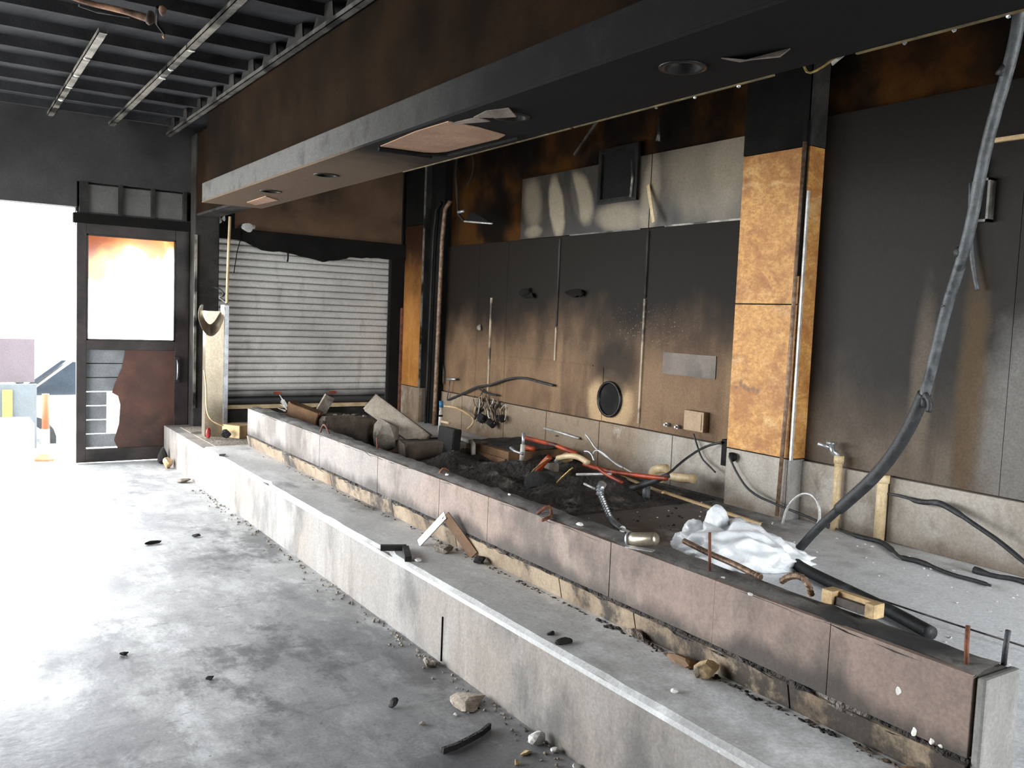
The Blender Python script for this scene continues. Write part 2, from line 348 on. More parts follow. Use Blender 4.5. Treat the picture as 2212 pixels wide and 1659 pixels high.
def struct(mb, name, mat, label=None, cat=None, smooth=False):
    o = mb.build(name, mat, None, smooth); o['kind'] = 'structure'
    if label: o['label'] = label
    if cat: o['category'] = cat
    return o
def B(*a, **k): return MB().box(*a, **k)
def T(*a, **k): return MB().tube(*a, **k)
# ================================================================== SETTING
ZS = .337              # raised slab
XP, XK, XKB = 1.75, 2.075, 2.225   # plinth riser, kerb face, kerb back
XW, XB = 4.25, 4.23    # wall sheet face, base face
ZC = 3.065              # deck
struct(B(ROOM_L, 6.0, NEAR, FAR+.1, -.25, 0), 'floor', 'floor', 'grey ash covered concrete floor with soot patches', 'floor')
struct(MB().box(-40, 40, FAR+.1, 11.5, -.75, -.25).box(-40, 40, 11.5, 60, -.75, -.55), 'ground', 'ext_ground', 'pale paved ground outside the doorway', 'ground')
struct(MB().box(-40, ROOM_L, NEAR-30, FAR+.1, -.45, -.25).box(ROOM_L, 6, NEAR-30, NEAR, -.45, -.25), 'ground', 'ext_ground', 'pale paved ground outside the shop front', 'ground')
# ceiling with joists
ceil = struct(B(ROOM_L, 4.6, NEAR, FAR, ZC, ZC+.1), 'ceiling', 'deck', 'blackened open ceiling deck above the joists', 'ceiling')
jm = None
y = 8.25; k = 0
while y > NEAR+.2:
    if jm is None:
        o = B(ROOM_L, XP+.02, -.022, .022, 3.0, ZC).build('joist', 'joist', ceil); jm = o
    else:
        o = jm.copy(); COL.objects.link(o); o.parent = ceil
    o.location.y = y; y -= .455
# left (shop front) and rear walls, out of frame: piers round big openings
struct(MB().box(ROOM_L-.2, ROOM_L, NEAR, 3.5, 0, ZC).box(ROOM_L-.2, ROOM_L, 7.9, FAR+.15, 0, ZC).box(ROOM_L-.2, ROOM_L, 3.5, 7.9, 2.6, ZC).box(ROOM_L-.2, ROOM_L, 3.5, 7.9, 0, .1), 'wall_left', 'wall_smoke')
struct(MB().box(ROOM_L, 2.2, NEAR-.2, NEAR, 0, ZC).box(4.0, 4.6, NEAR-.2, NEAR, 0, ZC).box(2.2, 4.0, NEAR-.2, NEAR, 2.6, ZC).box(2.2, 4.0, NEAR-.2, NEAR, 0, .4), 'wall_rear', 'wall_smoke')
# far wall: over the opening and door, pier, shutter wall
wf = struct(MB().box(ROOM_L, 2.2, FAR, FAR+.15, 2.47, ZC).box(ROOM_L, 1.02, FAR, FAR+.15, 2.25, 2.47).box(2.18, 4.6, FAR, FAR+.15, 2.08, ZC).box(3.985, 4.6, FAR, FAR+.15, 0, 2.08).box(1.99, 3.985, FAR+.08, FAR+.15, 0, 2.08).box(2.0, 2.2, FAR, FAR+.15, 0, 2.47).box(1.02, 2.2, FAR, FAR+.15, 2.19, 2.215), 'wall_far', 'wall_smoke', 'smoke darkened end wall with doorway and shutter', 'wall')
# row of glazed transom panels above the door
for i, (a, b) in enumerate(((1.105, 1.355), (1.385, 1.625), (1.655, 1.90))):
    B(a, b, FAR+.01, FAR+.04, 2.215, 2.455, .006).build('transom_panel', 'glazed_panel', wf)
for a in (1.04, 1.355, 1.625, 1.90):
    B(a, a+.03 if a > 1.1 else a+.065, FAR-.015, FAR+.03, 2.205, 2.47).build('transom_bar', 'soot_grey', wf)
B(1.02, 2.0, FAR+.06, FAR+.15, 2.10, 2.48).build('transom_backing', 'soot_grey', wf)
B(1.95, 2.02, FAR+.06, FAR+.15, 0, 2.15).build('door_jamb', 'soot_grey', wf)
B(.99, 1.97, FAR-.02, FAR+.06, 2.115, 2.2).build('lintel', 'soot_black', wf)
B(2.34, 4.10, FAR-.03, FAR, 2.13, 2.93).build('cladding_board', 'wall_brown', wf)
B(2.19, 2.36, FAR-.04, FAR, 2.13, 2.45).build('cladding_board', 'soot_black', wf)
B(3.985, 4.17, FAR-.06, FAR, ZS, 2.12).build('jamb', 'soot_black', wf)
B(4.10, 4.14, FAR-.09, FAR-.06, ZS, 1.5).build('pipe_riser', 'rust', wf)
# dark pier between door and shutter
pier = struct(B(1.965, 2.185, FAR-.18, FAR, 0, 2.985, .01), 'trim_1', 'soot_grey', 'soot blackened pier between door and roller shutter', 'pier')
B(1.963, 1.985, FAR-.197, FAR-.18, .5, 2.08).build('steel_edge', 'channel_metal', pier)
B(2.05, 2.16, FAR-.2, FAR-.18, .1, 1.05).build('scorched_board', 'door_panel', pier)
# ------------------------------------------------------------------ raised slab, plinth, kerb
slab = struct(B(XP, 4.4, NEAR, FAR-.02, .0, ZS-.012), 'raised_slab', 'plinth_riser', 'raised concrete slab with streaked front riser', 'platform')
def edge_top():
    # slab top skin with a slightly chipped nosing
    mb = MB(); rnd = random.Random(3); ys = []; y = NEAR
    while y < 7.02: ys.append(y); y += .09
    ys.append(7.03); vs = []; fs = []
    for y in ys:
        e = rnd.uniform(0, .008) + (.03 if rnd.random() < .06 else 0); dz = rnd.uniform(-.003, .002)
        vs += [(XP-.004, y, ZS-.03), (XP-.004+e*.3, y, ZS-.012-e*.3), (XP+.012+e, y, ZS+dz*.3), (XKB+.02, y, ZS)]
    for i in range(len(ys)-1):
        for j in range(3): a = i*4+j; fs.append((a, a+1, a+5, a+4))
    return mb._add(vs, fs)
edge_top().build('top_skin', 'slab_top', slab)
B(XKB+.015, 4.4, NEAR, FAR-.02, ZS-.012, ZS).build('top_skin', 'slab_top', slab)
B(XP+.1, 2.3, 7.03, FAR-.2, ZS-.04, ZS-.005).build('landing_board', 'rubble', slab)
# riser cracks / cast joints
for px, py in ((955, 1400),):
    p = at(px, py, 'X', XP); B(XP-.006, XP+.002, p.y-.0015, p.y+.0015, .01, .2).build('joint', 'soot_black', slab)
kerb = struct(B(XK+.02, XKB, 1.085, 6.98, ZS, .632), 'kerb', 'kerb_top', 'concrete kerb wall with tan cladding panels on raised slab', 'kerb')
def rough_top(x0, x1, y0, y1, z, seed, nx=4, step=.07):
    rnd = random.Random(seed); mb = MB(); ny = int((y1-y0)/step); vs = []; fs = []
    for i in range(ny+1):
        for j in range(nx+1):
            e = rnd.uniform(-.006, .006) if 0 < i < ny else 0
            vs.append((x0+(x1-x0)*j/nx+(e if j in (0, nx) else 0), y0+(y1-y0)*i/ny, z+rnd.uniform(-.007, .007)-(.012 if j in (0, nx) else 0)))
    for i in range(ny):
        for j in range(nx): a = i*(nx+1)+j; fs.append((a, a+1, a+nx+2, a+nx+1))
    return mb._add(vs, fs)
rough_top(XK-.002, XKB+.004, 1.085, 6.985, .644, 5).build('mortar_cap', 'kerb_top', kerb, True)
ys = [1.09, 1.493, 1.928, 2.448, 2.91, 3.312, 3.771, 4.201, 4.50, 4.889, 5.4, 5.95, 6.45, 6.985]
for i, (a, b) in enumerate(zip(ys, ys[1:])):
    o = B(0, .02, 0, b-a-.0015, 0, .207, .0012).build('cladding_panel', 'kerb_cladding', kerb)
    o.location = (XK+random.uniform(-.0015, .0015), a+.0008, .431)
rough_top(XK-.006, XK+.03, 1.085, 6.985, .428, 9, 3, .05).build('groove_ledge', 'heap', kerb)
ss = [1.09, 1.62, 2.3, 2.75, 3.6, 4.3, 5.2, 6.0, 6.985]
for a, b in zip(ss, ss[1:]):
    MB().prism([(XK+.02, ZS), (XK+.012, ZS+.0), (XK-.006, .418), (XK+.02, .425)], lambda u, v, t: (u, t, v), a+.003, b-.003).build('skirting_tile', 'kerb_strip', kerb)
B(XK+.005, XKB+.012, 1.06, 1.085, ZS, .636, .008).build('end_face', 'kerb_end', kerb)
# ------------------------------------------------------------------ back wall (long wall on the right)
wb = struct(B(4.28, 4.6, NEAR, FAR, 0, ZC), 'wall_right', 'wall_above', 'long smoke stained kitchen wall behind the slab', 'wall')
bs = [NEAR, .8, 1.7, 2.75, 3.32, 3.80, 4.4, 5.2, 5.9, 6.55, 7.3, 8.02]
for a, b in zip(bs, bs[1:]): B(XB, 4.29, a+.003, b-.003, ZS, .683, .006).build('base_block', 'base_concrete', wb)
for a, b in ((3.81, 4.765), (4.769, 5.829), (5.832, 6.603), (6.606, 7.10), (7.103, 7.72)):
    B(XW, 4.285, a, b, .69, 2.12).build('wall_sheet', 'wall_sheet', wb)
for a, b in ((3.81, 4.765), (4.775, 6.42)): B(XW-.006, 4.285, a, b, 2.125, 2.64).build('wall_sheet', 'band_sheet', wb)
for a, b in ((NEAR, .9), (.903, 2.183), (2.186, 3.32)): B(XW, 4.285, a, b, .69, 2.66).build('wall_sheet', 'wall_sheet_near', wb)
B(XW-.008, XW, 5.33, 6.59, 1.098, 1.108).build('cover_strip', 'wall_sheet', wb)
B(XW-.005, XW, 5.2, 6.59, .69, 1.097).build('dado_sheet', 'wall_sheet', wb)
B(XW-.012, XW, 4.760, 4.778, .72, 1.62).build('cover_strip', 'strip_tan', wb)
B(XW-.012, XW, 4.760, 4.778, 1.63, 2.1).build('cover_strip', 'soot_grey', wb)
B(XW-.010, XW, 5.822, 5.842, 1.11, 1.38).build('cover_strip', 'strip_tan', wb)
B(XW-.010, XW, 5.822, 5.842, 1.39, 2.1).build('cover_strip', 'soot_grey', wb)
B(XW-.012, XW, 6.84, 6.865, .69, 1.62).build('cover_strip', 'strip_tan', wb)
B(XW-.006, XW, 4.05, 4.55, 1.10, 1.25).build('patch_sheet', 'patch_grey', wb)
B(XW-.012, XW-.006, 3.83, 4.6, 2.118, 2.13).build('cover_strip', 'channel_metal', wb)
B(XW-.012, XW-.006, 4.85, 5.7, 2.116, 2.126).build('cover_strip', 'channel_dark', wb)
B(XW-.02, XW, 1.6, 2.34, 2.375, 2.395).build('cover_strip', 'pale_wood', wb)
# bent-off strip at the band joint
MB().beam(at(1400, 400, 'X', XW-.02), at(1412, 480, 'X', XW-.07), .03, .006, (1, 0, 0)).build('bent_strip', 'pvc_cream', wb)
MB().beam(at(1290, 262, 'X', XW-.05), at(1240, 335, 'X', XW-.03), .02, .01, (1, 0, 0)).build('bent_strip', 'channel_dark', wb)
T([at(1423, 255, 'X', XW-.03), at(1423, 290, 'X', XW-.03), at(1421, 305, 'X', XW-.03)], [.006, .012, .018], 8).build('hanger', 'channel_metal', wb)
# square vent opening
vent = empty('wall_vent', (XW, 5.12, 2.33), 'black square duct opening in the bright smoke swirled steel band', 'vent')
vf = MB().box(XW-.03, XW-.004, 4.895, 4.93, 2.33, 2.74).box(XW-.03, XW-.004, 5.31, 5.345, 2.33, 2.74).box(XW-.03, XW-.004, 4.93, 5.31, 2.33, 2.365).box(XW-.03, XW-.004, 4.93, 5.31, 2.70, 2.74).build('frame', 'vent_frame', vent)
B(XW-.012, XW-.007, 4.93, 5.31, 2.365, 2.70).build('opening', 'black_plastic', vent)
T([at(1365, 345, 'X', XW-.04), at(1366, 385, 'X', XW-.04), at(1362, 425, 'X', XW-.04)], .009, 6).build('edge_bead', 'channel_metal', vf)
# round flue hole
hole = empty('flue_hole', (XW, 5.105, .74), 'round dark flue hole with pale scorched ring low on wall', 'flue')
def ring(c, r0, r1, x0, x1, seg=32):
    mb = MB(); vs = []; fs = []
    for k in range(seg):
        a = 2*math.pi*k/seg
        for r, x in ((r1, x1), (r1, x0), (r0, x0), (r0, x1)): vs.append((x, c[0]+r*math.cos(a), c[1]+r*math.sin(a)))
    for k in range(seg):
        for j in range(4): a = k*4+j; b = k*4+(j+1) % 4; cc = ((k+1) % seg)*4+(j+1) % 4; d = ((k+1) % seg)*4+j; fs.append((a, b, cc, d))
    return mb._add(vs, fs)
ring((5.105, .863), .118, .137, XW-.022, XW+.01).build('collar', 'vent_frame', hole, True)
T([(XW-.006, 5.105, .863), (XW+.005, 5.105, .863)], .119, 32).build('opening', 'soot_grey', hole)
# junction box and studs
jb = empty('junction_box', (XW, 4.17, .744), 'beige square junction box on wall near the column', 'electrical box')
B(XW-.055, XW, 4.085, 4.265, .744, .878, .006).build('box', 'box_cover', jb)
B(XW-.06, XW-.055, 4.10, 4.25, .757, .866, .002).build('cover', 'box_cover', jb)
for px, py, lb in ((1446, 917, 'left of the two small steel studs left of the beige box'), (1469, 922, 'right of the two small steel studs left of the beige box')):
    p = at(px, py, 'X', XW); o = T([(XW, p.y, p.z), (XW-.03, p.y, p.z)], .014, 10); o.tube([(XW-.03, p.y, p.z), (XW-.05, p.y, p.z)], .008, 8)
    tag(o.build('pipe_stub', 'galvanised'), lb, 'pipe stub')
# ------------------------------------------------------------------ columns
def column(y0, y1, lab, z_wood=2.48, burnt=False):
    XC = 4.125; wood = 'plywood_burnt' if burnt else 'plywood'
    c = empty('column', (4.2, (y0+y1)/2, ZS), lab, 'column', None, 'structure')
    B(XC+.012, 4.28, y0+.012, y1, ZS, 2.985).build('core', 'soot_black', c)
    B(XC, XC+.02, y0+.0, y1, ZS, .69, .004).build('base_board', 'base_concrete', c)
    B(XC, 4.25, y0-.012, y0+.012, ZS, .69, .004).build('base_board', 'kerb_end' if not burnt else 'base_concrete', c)
    B(XC, XC+.016, y0, y1, .697, 1.585 if not burnt else z_wood, .002).build('plywood_board', wood, c)
    if not burnt: B(XC, XC+.016, y0, y1, 1.592, z_wood, .002).build('plywood_board', wood, c)
    B(XC+.0, 4.25, y0-.012, y0+.010, .697, z_wood, .002).build('plywood_board', wood if not burnt else 'soot_grey', c)
    B(XC-.004, XC+.014, y0, y1, z_wood+.004, 2.985).build('sooted_board', 'soot_black', c)
    B(XC-.004, 4.25, y0-.014, y0+.010, z_wood+.004, 2.985).build('sooted_board', 'soot_grey', c)
    B(XC-.008, XC+.008, y0-.022, y0-.010, .69, z_wood-.25 if not burnt else 2.95).build('corner_bead', 'flat_steel' if not burnt else 'channel_metal', c)
    return c
c1 = column(3.325, 3.805, 'plywood faced column between the two stretches of dark wall')
column(8.02, 8.42, 'scorched plywood column in corner beside roller shutter', 2.35, True)
cond = empty('conduit', (4.09, 3.335, ZS), 'thin brown conduit running up the front corner of plywood column', 'conduit')
T([(4.095, 3.36, ZS+.02), (4.10, 3.345, 1.1), (4.10, 3.335, 2.5)], .012, 8).build('pipe', 'rusty_flex', cond, True)
B(4.098, 4.122, 3.325, 3.35, 1.75, 2.62).build('sooted_sleeve', 'black_plastic', cond)
# pipes beside far column
for i, (px, r, mt, lb) in enumerate(((940, .021, 'rusty_flex', 'tall brown waste pipe rising beside the far column'), (921, .012, 'soot_grey', 'thin dark pipe rising between far column and waste pipe'))):
    p = at(px, 850, 'X', 4.16); q = at(px+17, 480, 'X', 4.16)
    tag(T([(4.16, p.y, ZS), (4.16, (p.y+q.y)/2, 1.4), (4.16, q.y, 2.45), (4.18, q.y-.1, 2.55)], r, 10, 1).build('wall_pipe', mt, None, True), lb, 'pipe')
B(4.2, 4.28, 7.72, 8.02, ZS, 2.985).build('recess_back', 'soot_black', wb)
# ------------------------------------------------------------------ bulkhead
ZB = 2.25
bk = struct(MB().box(1.78, XKB-.005, NEAR, 7.2, 2.41, 2.985).box(1.98, 2.15, 7.2, FAR-.02, 2.27, 2.985), 'bulkhead', 'bulkhead_face', 'long sooty dropped bulkhead running above the kerb', 'bulkhead')
B(XP, 1.79, NEAR, 7.2, ZB+.012, 2.40, .006).build('front_lip', 'bulkhead_lip', bk)
B(XKB-.02, XKB, NEAR, 7.2, ZB+.012, 2.42).build('back_lip', 'soot_grey', bk)
holes = [(1.93, .95), (1.956, 2.078), (1.93, 3.02), (1.949, 5.07), (1.937, 6.074)]; HR = .062
def soffit():
    mb = MB(); x0, x1 = XP, XKB; z = ZB; a = NEAR; hs = .09
    def quad(xa, xb, ya, yb): mb._add([(xa, ya, z), (xb, ya, z), (xb, yb, z), (xa, yb, z), (xa, ya, z+.012), (xb, ya, z+.012), (xb, yb, z+.012), (xa, yb, z+.012)], [(0, 1, 2, 3), (0, 1, 5, 4), (2, 3, 7, 6), (0, 3, 7, 4), (1, 2, 6, 5)])
    for hx, hy in sorted(holes, key=lambda h: h[1]):
        quad(x0, x1, a, hy-hs); quad(x0, hx-hs, hy-hs, hy+hs); quad(hx+hs, x1, hy-hs, hy+hs); a = hy+hs
        nn = 32; vs = []; fs = []
        for k in range(nn):
            t = 2*math.pi*k/nn; cx, sx = math.cos(t), math.sin(t); mxx = max(abs(cx), abs(sx))
            vs += [(hx+hs*cx/mxx, hy+hs*sx/mxx, z), (hx+HR*cx, hy+HR*sx, z)]
        for k in range(nn): j = (k+1) % nn; fs.append((2*k, 2*j, 2*j+1, 2*k+1))
        mb._add(vs, fs)
    quad(x0, x1, a, 7.2); return mb
soffit().build('soffit_board', 'soffit_board', bk)
B(1.98, 2.16, 7.2, FAR-.18, ZB-.0, ZB+.02).build('soffit_board', 'soot_grey', bk)
for i, (hx, hy) in enumerate(holes[1:]):
    lb = ('nearest round downlight hole in bulkhead, left of the hanging paper flake', 'charred downlight hole beside the bare gypsum patch', 'small round downlight hole between large gypsum patch and farthest hole', 'farthest small downlight hole beside the small far gypsum patch')[i]
    d = empty('downlight', (hx, hy, ZB), lb, 'downlight')
    nn = 24; vs = []; fs = []
    for k in range(nn):
        t = 2*math.pi*k/nn
        for r, z in ((HR+.014, ZB-.001), (HR+.012, ZB-.005), (HR-.004, ZB-.004), (HR-.006, ZB+.1)): vs.append((hx+r*math.cos(t), hy+r*math.sin(t), z))
    for k in range(nn):
        for j in range(3): a = k*4+j; b = ((k+1) % nn)*4+j; fs.append((a, a+1, b+1, b))
    MB()._add(vs, fs).build('trim_ring', 'vent_frame', d, True)
    T([(hx, hy, ZB+.1), (hx, hy, ZB+.11)], HR, 24).build('can_top', 'black_plastic', d)
# bare gypsum patch, edge remains, flakes
def patch(poly, z, th, name, mt, lab, cat):
    return tag(MB().prism(poly, lambda u, v, t: (u, v, t), z-th, z).build(name, mt), lab, cat)
patch([(1.80, 3.98), (2.06, 3.96), (2.10, 3.86), (2.12, 3.42), (2.10, 3.33), (1.93, 3.28), (1.78, 3.27), (1.77, 3.55)], ZB, .004, 'gypsum_patch', 'gypsum_bare', 'large bare pinkish gypsum patch on bulkhead underside before charred downlight', 'patch')
T([(1.80, 4.0, ZB-.012), (2.08, 3.98, ZB-.012)], .012, 6).build('patch_edge', 'soot_black', bk)
T([(2.0, 3.98, ZB-.012), (2.13, 3.9, ZB-.012), (2.15, 3.3, ZB-.012)], .008, 6).build('patch_edge', 'soot_black', bk)
patch([(1.99, 6.35), (2.13, 6.5), (2.10, 6.95), (2.0, 6.85)], ZB, .006, 'gypsum_patch', 'gypsum_bare', 'small bare gypsum patch at the far end of bulkhead', 'patch')
def flake(pts, z, name, lab):
    rnd = random.Random(len(lab)); vs = []; 
    for x, y_, dz in pts: vs.append((x, y_, z+dz))
    n_ = len(vs); top = [(x, y_, zz+.004) for x, y_, zz in vs]
    return tag(MB()._add(vs+top, [tuple(range(n_)), tuple(range(n_, 2*n_))]+[(i, (i+1) % n_, n_+(i+1) % n_, n_+i) for i in range(n_)]).build(name, 'paper_flake'), lab, 'paper flake')
flake([(1.97, 1.93, -.004), (2.0, 1.86, -.02), (2.02, 1.75, -.03), (2.05, 1.74, -.004), (2.06, 1.84, -.004), (2.04, 1.92, -.004)], ZB, 'paper_flake', 'pale paper flake hanging from the bulkhead near top of column')
flake([(1.82, 3.13, -.004), (1.86, 3.0, -.02), (1.89, 2.92, -.025), (1.84, 2.9, -.004), (1.80, 3.0, -.004)], ZB, 'paper_flake', 'torn paper flake curling beside the charred downlight')
flake([(1.80, 3.33, -.004), (1.84, 3.2, -.012), (1.88, 3.1, -.015), (1.83, 3.12, -.004)], ZB, 'paper_flake', 'torn paper flake between gypsum patch and charred downlight')
# yellowish exposed edge strip with drips along the back lip
for a, b in ((1.0, 1.65), (1.95, 3.0), (3.02, 4.6)):
    B(XKB-.002, XKB+.008, a, b, ZB-.004, ZB+.012).build('edge_strip', 'edge_tan', bk)
for y in (1.22, 1.36, 1.5, 2.1, 2.3, 2.5): MB().rock((XKB+.006, y, ZB-.012), (.006, .009, .007), int(y*10), 1).build('screw_tip', 'galvanised', bk)
T([at(1735, 140, 'X', XKB+.02), at(1745, 160, 'X', XKB+.02), at(1770, 150, 'X', XKB+.02), at(1808, 122, 'X', XKB+.02)], .0035, 6, 1).build('torn_strip', 'brass_wire', bk)
MB().beam(at(1797, 138, 'X', XKB+.02), at(1822, 117, 'X', XKB+.02), .004, .012).build('torn_strip', 'channel_metal', bk)
# ------------------------------------------------------------------ ceiling channels
def channel(x, y0, y1, lab, z=2.955, w=.05, gaps=(), mt='channel_metal'):
    c = empty('ceiling_channel', (x, y0, z), lab, 'ceiling channel')
    cuts = [y0]+[g for g in gaps]+[y1]
    for a, b in zip(cuts, cuts[1:]):
        MB().box(x-w/2, x+w/2, a+.012, b-.012, z, z+.004).box(x-w/2, x-w/2+.004, a+.012, b-.012, z, z+.028).box(x+w/2-.004, x+w/2, a+.012, b-.012, z, z+.028).build('rail', mt, c)
    for g in gaps: MB().rock((x, g, z-.012), (.028, .02, .012), int(g*100), 1).build('clip', 'white_chip' if mt == 'channel_metal' else mt, c)
    return c
channel(.80, 5.55, 8.35, 'pale metal ceiling channel nearest the doorway', gaps=(6.2, 6.7, 7.1, 7.6))
channel(1.275, 3.6, 8.4, 'long pale ceiling channel, middle of the three', gaps=(5.55, 6.1, 6.35))
ch = channel(XP-.01, 1.5, 8.4, 'pale angle channel along top edge of the bulkhead', 2.93, .045, mt='channel_dark')
for y in [4.0+.455*i for i in range(10)]:
    if y > 8.2: break
    MB()._add([(XP-.02, y, 2.96), (XP-.02, y+.30, 2.96), (XP-.02, y+.24, 3.03), (XP-.02, y+.1, 3.06), (XP-.02, y+.02, 3.05), (XP-.01, y, 2.96), (XP-.01, y+.30, 2.96), (XP-.01, y+.24, 3.03), (XP-.01, y+.1, 3.06), (XP-.01, y+.02, 3.05)], [(0, 1, 2, 3, 4), (9, 8, 7, 6, 5), (0, 1, 6, 5), (1, 2, 7, 6), (2, 3, 8, 7), (3, 4, 9, 8), (4, 0, 5, 9)]).build('board_remnant', 'soot_grey', ch)
# charred conduit hanging at top left
cp = empty('charred_conduit', (.8, 5.05, 2.92), 'burnt pinkish conduit with melted lumps hanging under the joists', 'conduit')
T([at(150, -10, 'Z', 2.93), at(185, 5, 'Z', 2.93), at(262, 22, 'Z', 2.92), at(315, 38, 'Z', 2.90), at(330, 45, 'Z', 2.88)], [.016, .014, .016, .02, .014], 8, 1).build('pipe', 'charred_pipe', cp, True)
T([at(170, 12, 'Z', 2.95), at(210, 26, 'Z', 2.95), at(280, 37, 'Z', 2.95)], .006, 6).build('wire', 'channel_dark', cp)
for q, r in (((326, 42), .04), ((352, 22), .03), ((354, 72), .014)): MB().rock(at(*q, 'Z', 2.88)-Vector((0, 0, .03)), (r*.7, r*.7, r), q[0], 2).build('melted_lump', 'charred_pipe', cp, True)
T([at(340, 15, 'Z', 2.93), at(338, 50, 'Z', 2.9), at(354, 72, 'Z', 2.89)], .008, 6).build('wire', 'black_plastic', cp)
# ------------------------------------------------------------------ door
door = empty('door_1', (1.49, FAR+.03, 0), 'burnt metal door with scorched window and torn lower panel', 'door', None, 'structure')
D0, D1 = FAR+.005, FAR+.055
for a, b in ((1.02, 1.10), (1.84, 1.965)): B(a, b, D0, D1, .01, 2.12, .004).build('stile', 'door_metal', door)
for a, b in ((2.025, 2.12), (1.015, 1.10), (.01, .13)): B(1.10, 1.84, D0, D1, a, b, .004).build('rail', 'door_metal', door)
pane = B(1.10, 1.84, D0+.02, D0+.026, 1.10, 2.025).build('window_pane', 'scorched_glass', door)
for x0, x1, z0, z1 in ((1.10, 1.112, 1.10, 2.025), (1.828, 1.84, 1.10, 2.025), (1.10, 1.84, 1.10, 1.112), (1.10, 1.84, 2.013, 2.025)):
    B(x0, x1, D0-.004, D0+.02, z0, z1).build('glazing_bead', 'door_metal', pane)
# torn brown skin of the lower panel: right part, with a curved torn edge
MB().prism([(1.36, .13), (1.84, .13), (1.84, 1.015), (1.42, 1.015), (1.39, .85), (1.33, .70), (1.31, .63), (1.36, .60), (1.38, .52), (1.37, .35), (1.33, .2)], lambda u, v, t: (u, t, v), D0+.012, D0+.018).build('torn_skin', 'door_panel', door)
zz = .14
for i in range(7):
    z1 = zz+.118; x1 = 1.27 if i in (1, 2, 3) else 1.42
    if i < 6 or True: B(1.10, x1, D0+.034, D0+.044, zz, z1, .002).build('backing_slat', 'grey_board', door)
    zz = z1+.008
B(1.10, 1.84, D0+.04, D0+.046, .66, 1.015).build('backing_sheet', 'soot_grey', door)
B(1.44, 1.84, D0+.04, D0+.046, .13, .66).build('backing_sheet', 'soot_grey', door)
lock = B(1.84, 1.885, D0-.02, D0, .72, .96, .004).build('lock_plate', 'door_metal', door)
T([(1.86, D0-.02, .93), (1.86, D0-.045, .9), (1.86, D0-.045, .78), (1.86, D0-.02, .75)], .008, 8, 1).build('handle', 'galvanised', lock, True)
# ------------------------------------------------------------------ roller shutter
sh = empty('roller_shutter', (3.08, FAR, ZS), 'grey steel roller shutter pulled down at end of kitchen', 'shutter')
prof = [(0, 0), (-.009, .004), (-.0125, .012), (-.0145, .03), (-.0125, .049), (-.009, .058), (0, .063), (.004, .06), (.004, 0)]
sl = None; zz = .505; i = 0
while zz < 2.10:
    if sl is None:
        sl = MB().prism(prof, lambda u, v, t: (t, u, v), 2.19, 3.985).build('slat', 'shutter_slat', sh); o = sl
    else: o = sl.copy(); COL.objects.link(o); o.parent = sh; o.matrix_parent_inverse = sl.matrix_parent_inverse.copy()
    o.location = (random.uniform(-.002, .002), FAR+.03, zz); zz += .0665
B(2.19, 4.02, FAR-.02, FAR+.05, .46, .50, .005).build('bottom_bar', 'pvc_cream', sh)
B(2.3, 4.15, FAR-.05, FAR+.05, ZS, .455, .005).build('sill_block', 'soot_grey', sh)
for x in (2.78, 3.36): B(x, x+.07, FAR+.002, FAR+.012, .595, .62, .003).build('rust_tab', 'copper_red', sh)
rnd = random.Random(4); low = [(2.19, 2.07)]; x = 2.3
prof2 = [(2.19, 2.09), (2.4, 2.08), (2.52, 2.03), (2.62, 2.0), (2.85, 1.985), (3.05, 1.96), (3.2, 1.925), (3.35, 1.945), (3.5, 1.985), (3.7, 1.995), (3.9, 2.0), (4.16, 2.0)]
pts = []
for (a, za), (b, zb) in zip(prof2, prof2[1:]):
    for k in range(4): t = k/4; pts.append((a+(b-a)*t, za+(zb-za)*t+rnd.uniform(-.008, .008)))
pts.append(prof2[-1])
tag(MB().prism(pts+[(4.16, 2.16), (2.19, 2.18)], lambda u, v, t: (u, t, v), FAR-.10, FAR-.04).build('sagging_hood', 'soot_black'), 'sagging black burnt hood hanging ragged above the roller shutter', 'hood')
tag(T([(2.87, FAR-.07, 2.0), (2.87, FAR-.07, 1.93), (2.865, FAR-.07, 1.90)], .008, 6).build('hanging_tag', 'black_plastic'), 'short black wire end dangling in front of the shutter', 'wire')
# torn foil bits under end of bulkhead
for q, sd, lb in (((535, 490), 3, 'crumpled bright foil scrap hanging above the shutter'), ((472, 472), 5, 'small bright scrap at the end of the bulkhead by the pier')):
    p = at(*q, 'Y', FAR-.14); tag(MB().rock(p-Vector((0, 0, .05)), (.06, .02, .05), sd, 2, .5).rock(p+Vector((.05, 0, -.02)), (.03, .015, .04), sd+1, 1, .5).build('foil_scrap', 'flat_steel'), lb, 'scrap')
# ------------------------------------------------------------------ stainless partition end with peeled top and conduit
sp = empty('steel_partition', (2.0, 7.65, ZS), 'bright stainless partition end with its top sheet peeled down', 'partition')
Y0 = 7.62
B(1.90, 2.05, Y0, Y0+.10, ZS-.005, 1.40).build('core', 'stainless', sp)
B(2.05, 2.09, Y0-.008, Y0+.12, ZS-.005, 1.455, .003).build('edge_channel', 'galvanised', sp)
ea = [(487, 658), (480, 670), (470, 688), (461, 699), (452, 702), (444, 694), (439, 682), (437, 670), (440, 656)]
eb_ = [(487, 682), (481, 702), (472, 719), (460, 729), (447, 727), (435, 712), (428, 692), (426, 676), (432, 655)]
vs = [at(q[0], q[1], 'Y', Y0-.01) for q in ea]+[at((q[0]+r_[0])/2, (q[1]+r_[1])/2+2, 'Y', Y0-.07) for q, r_ in zip(ea, eb_)]+[at(q[0], q[1], 'Y', Y0-.15) for q in eb_]
nn = len(ea); o = MB()._add(vs, [(i*nn+j, i*nn+j+1, (i+1)*nn+j+1, (i+1)*nn+j) for i in range(2) for j in range(nn-1)]).build('peeled_sheet', 'stainless', sp, True)
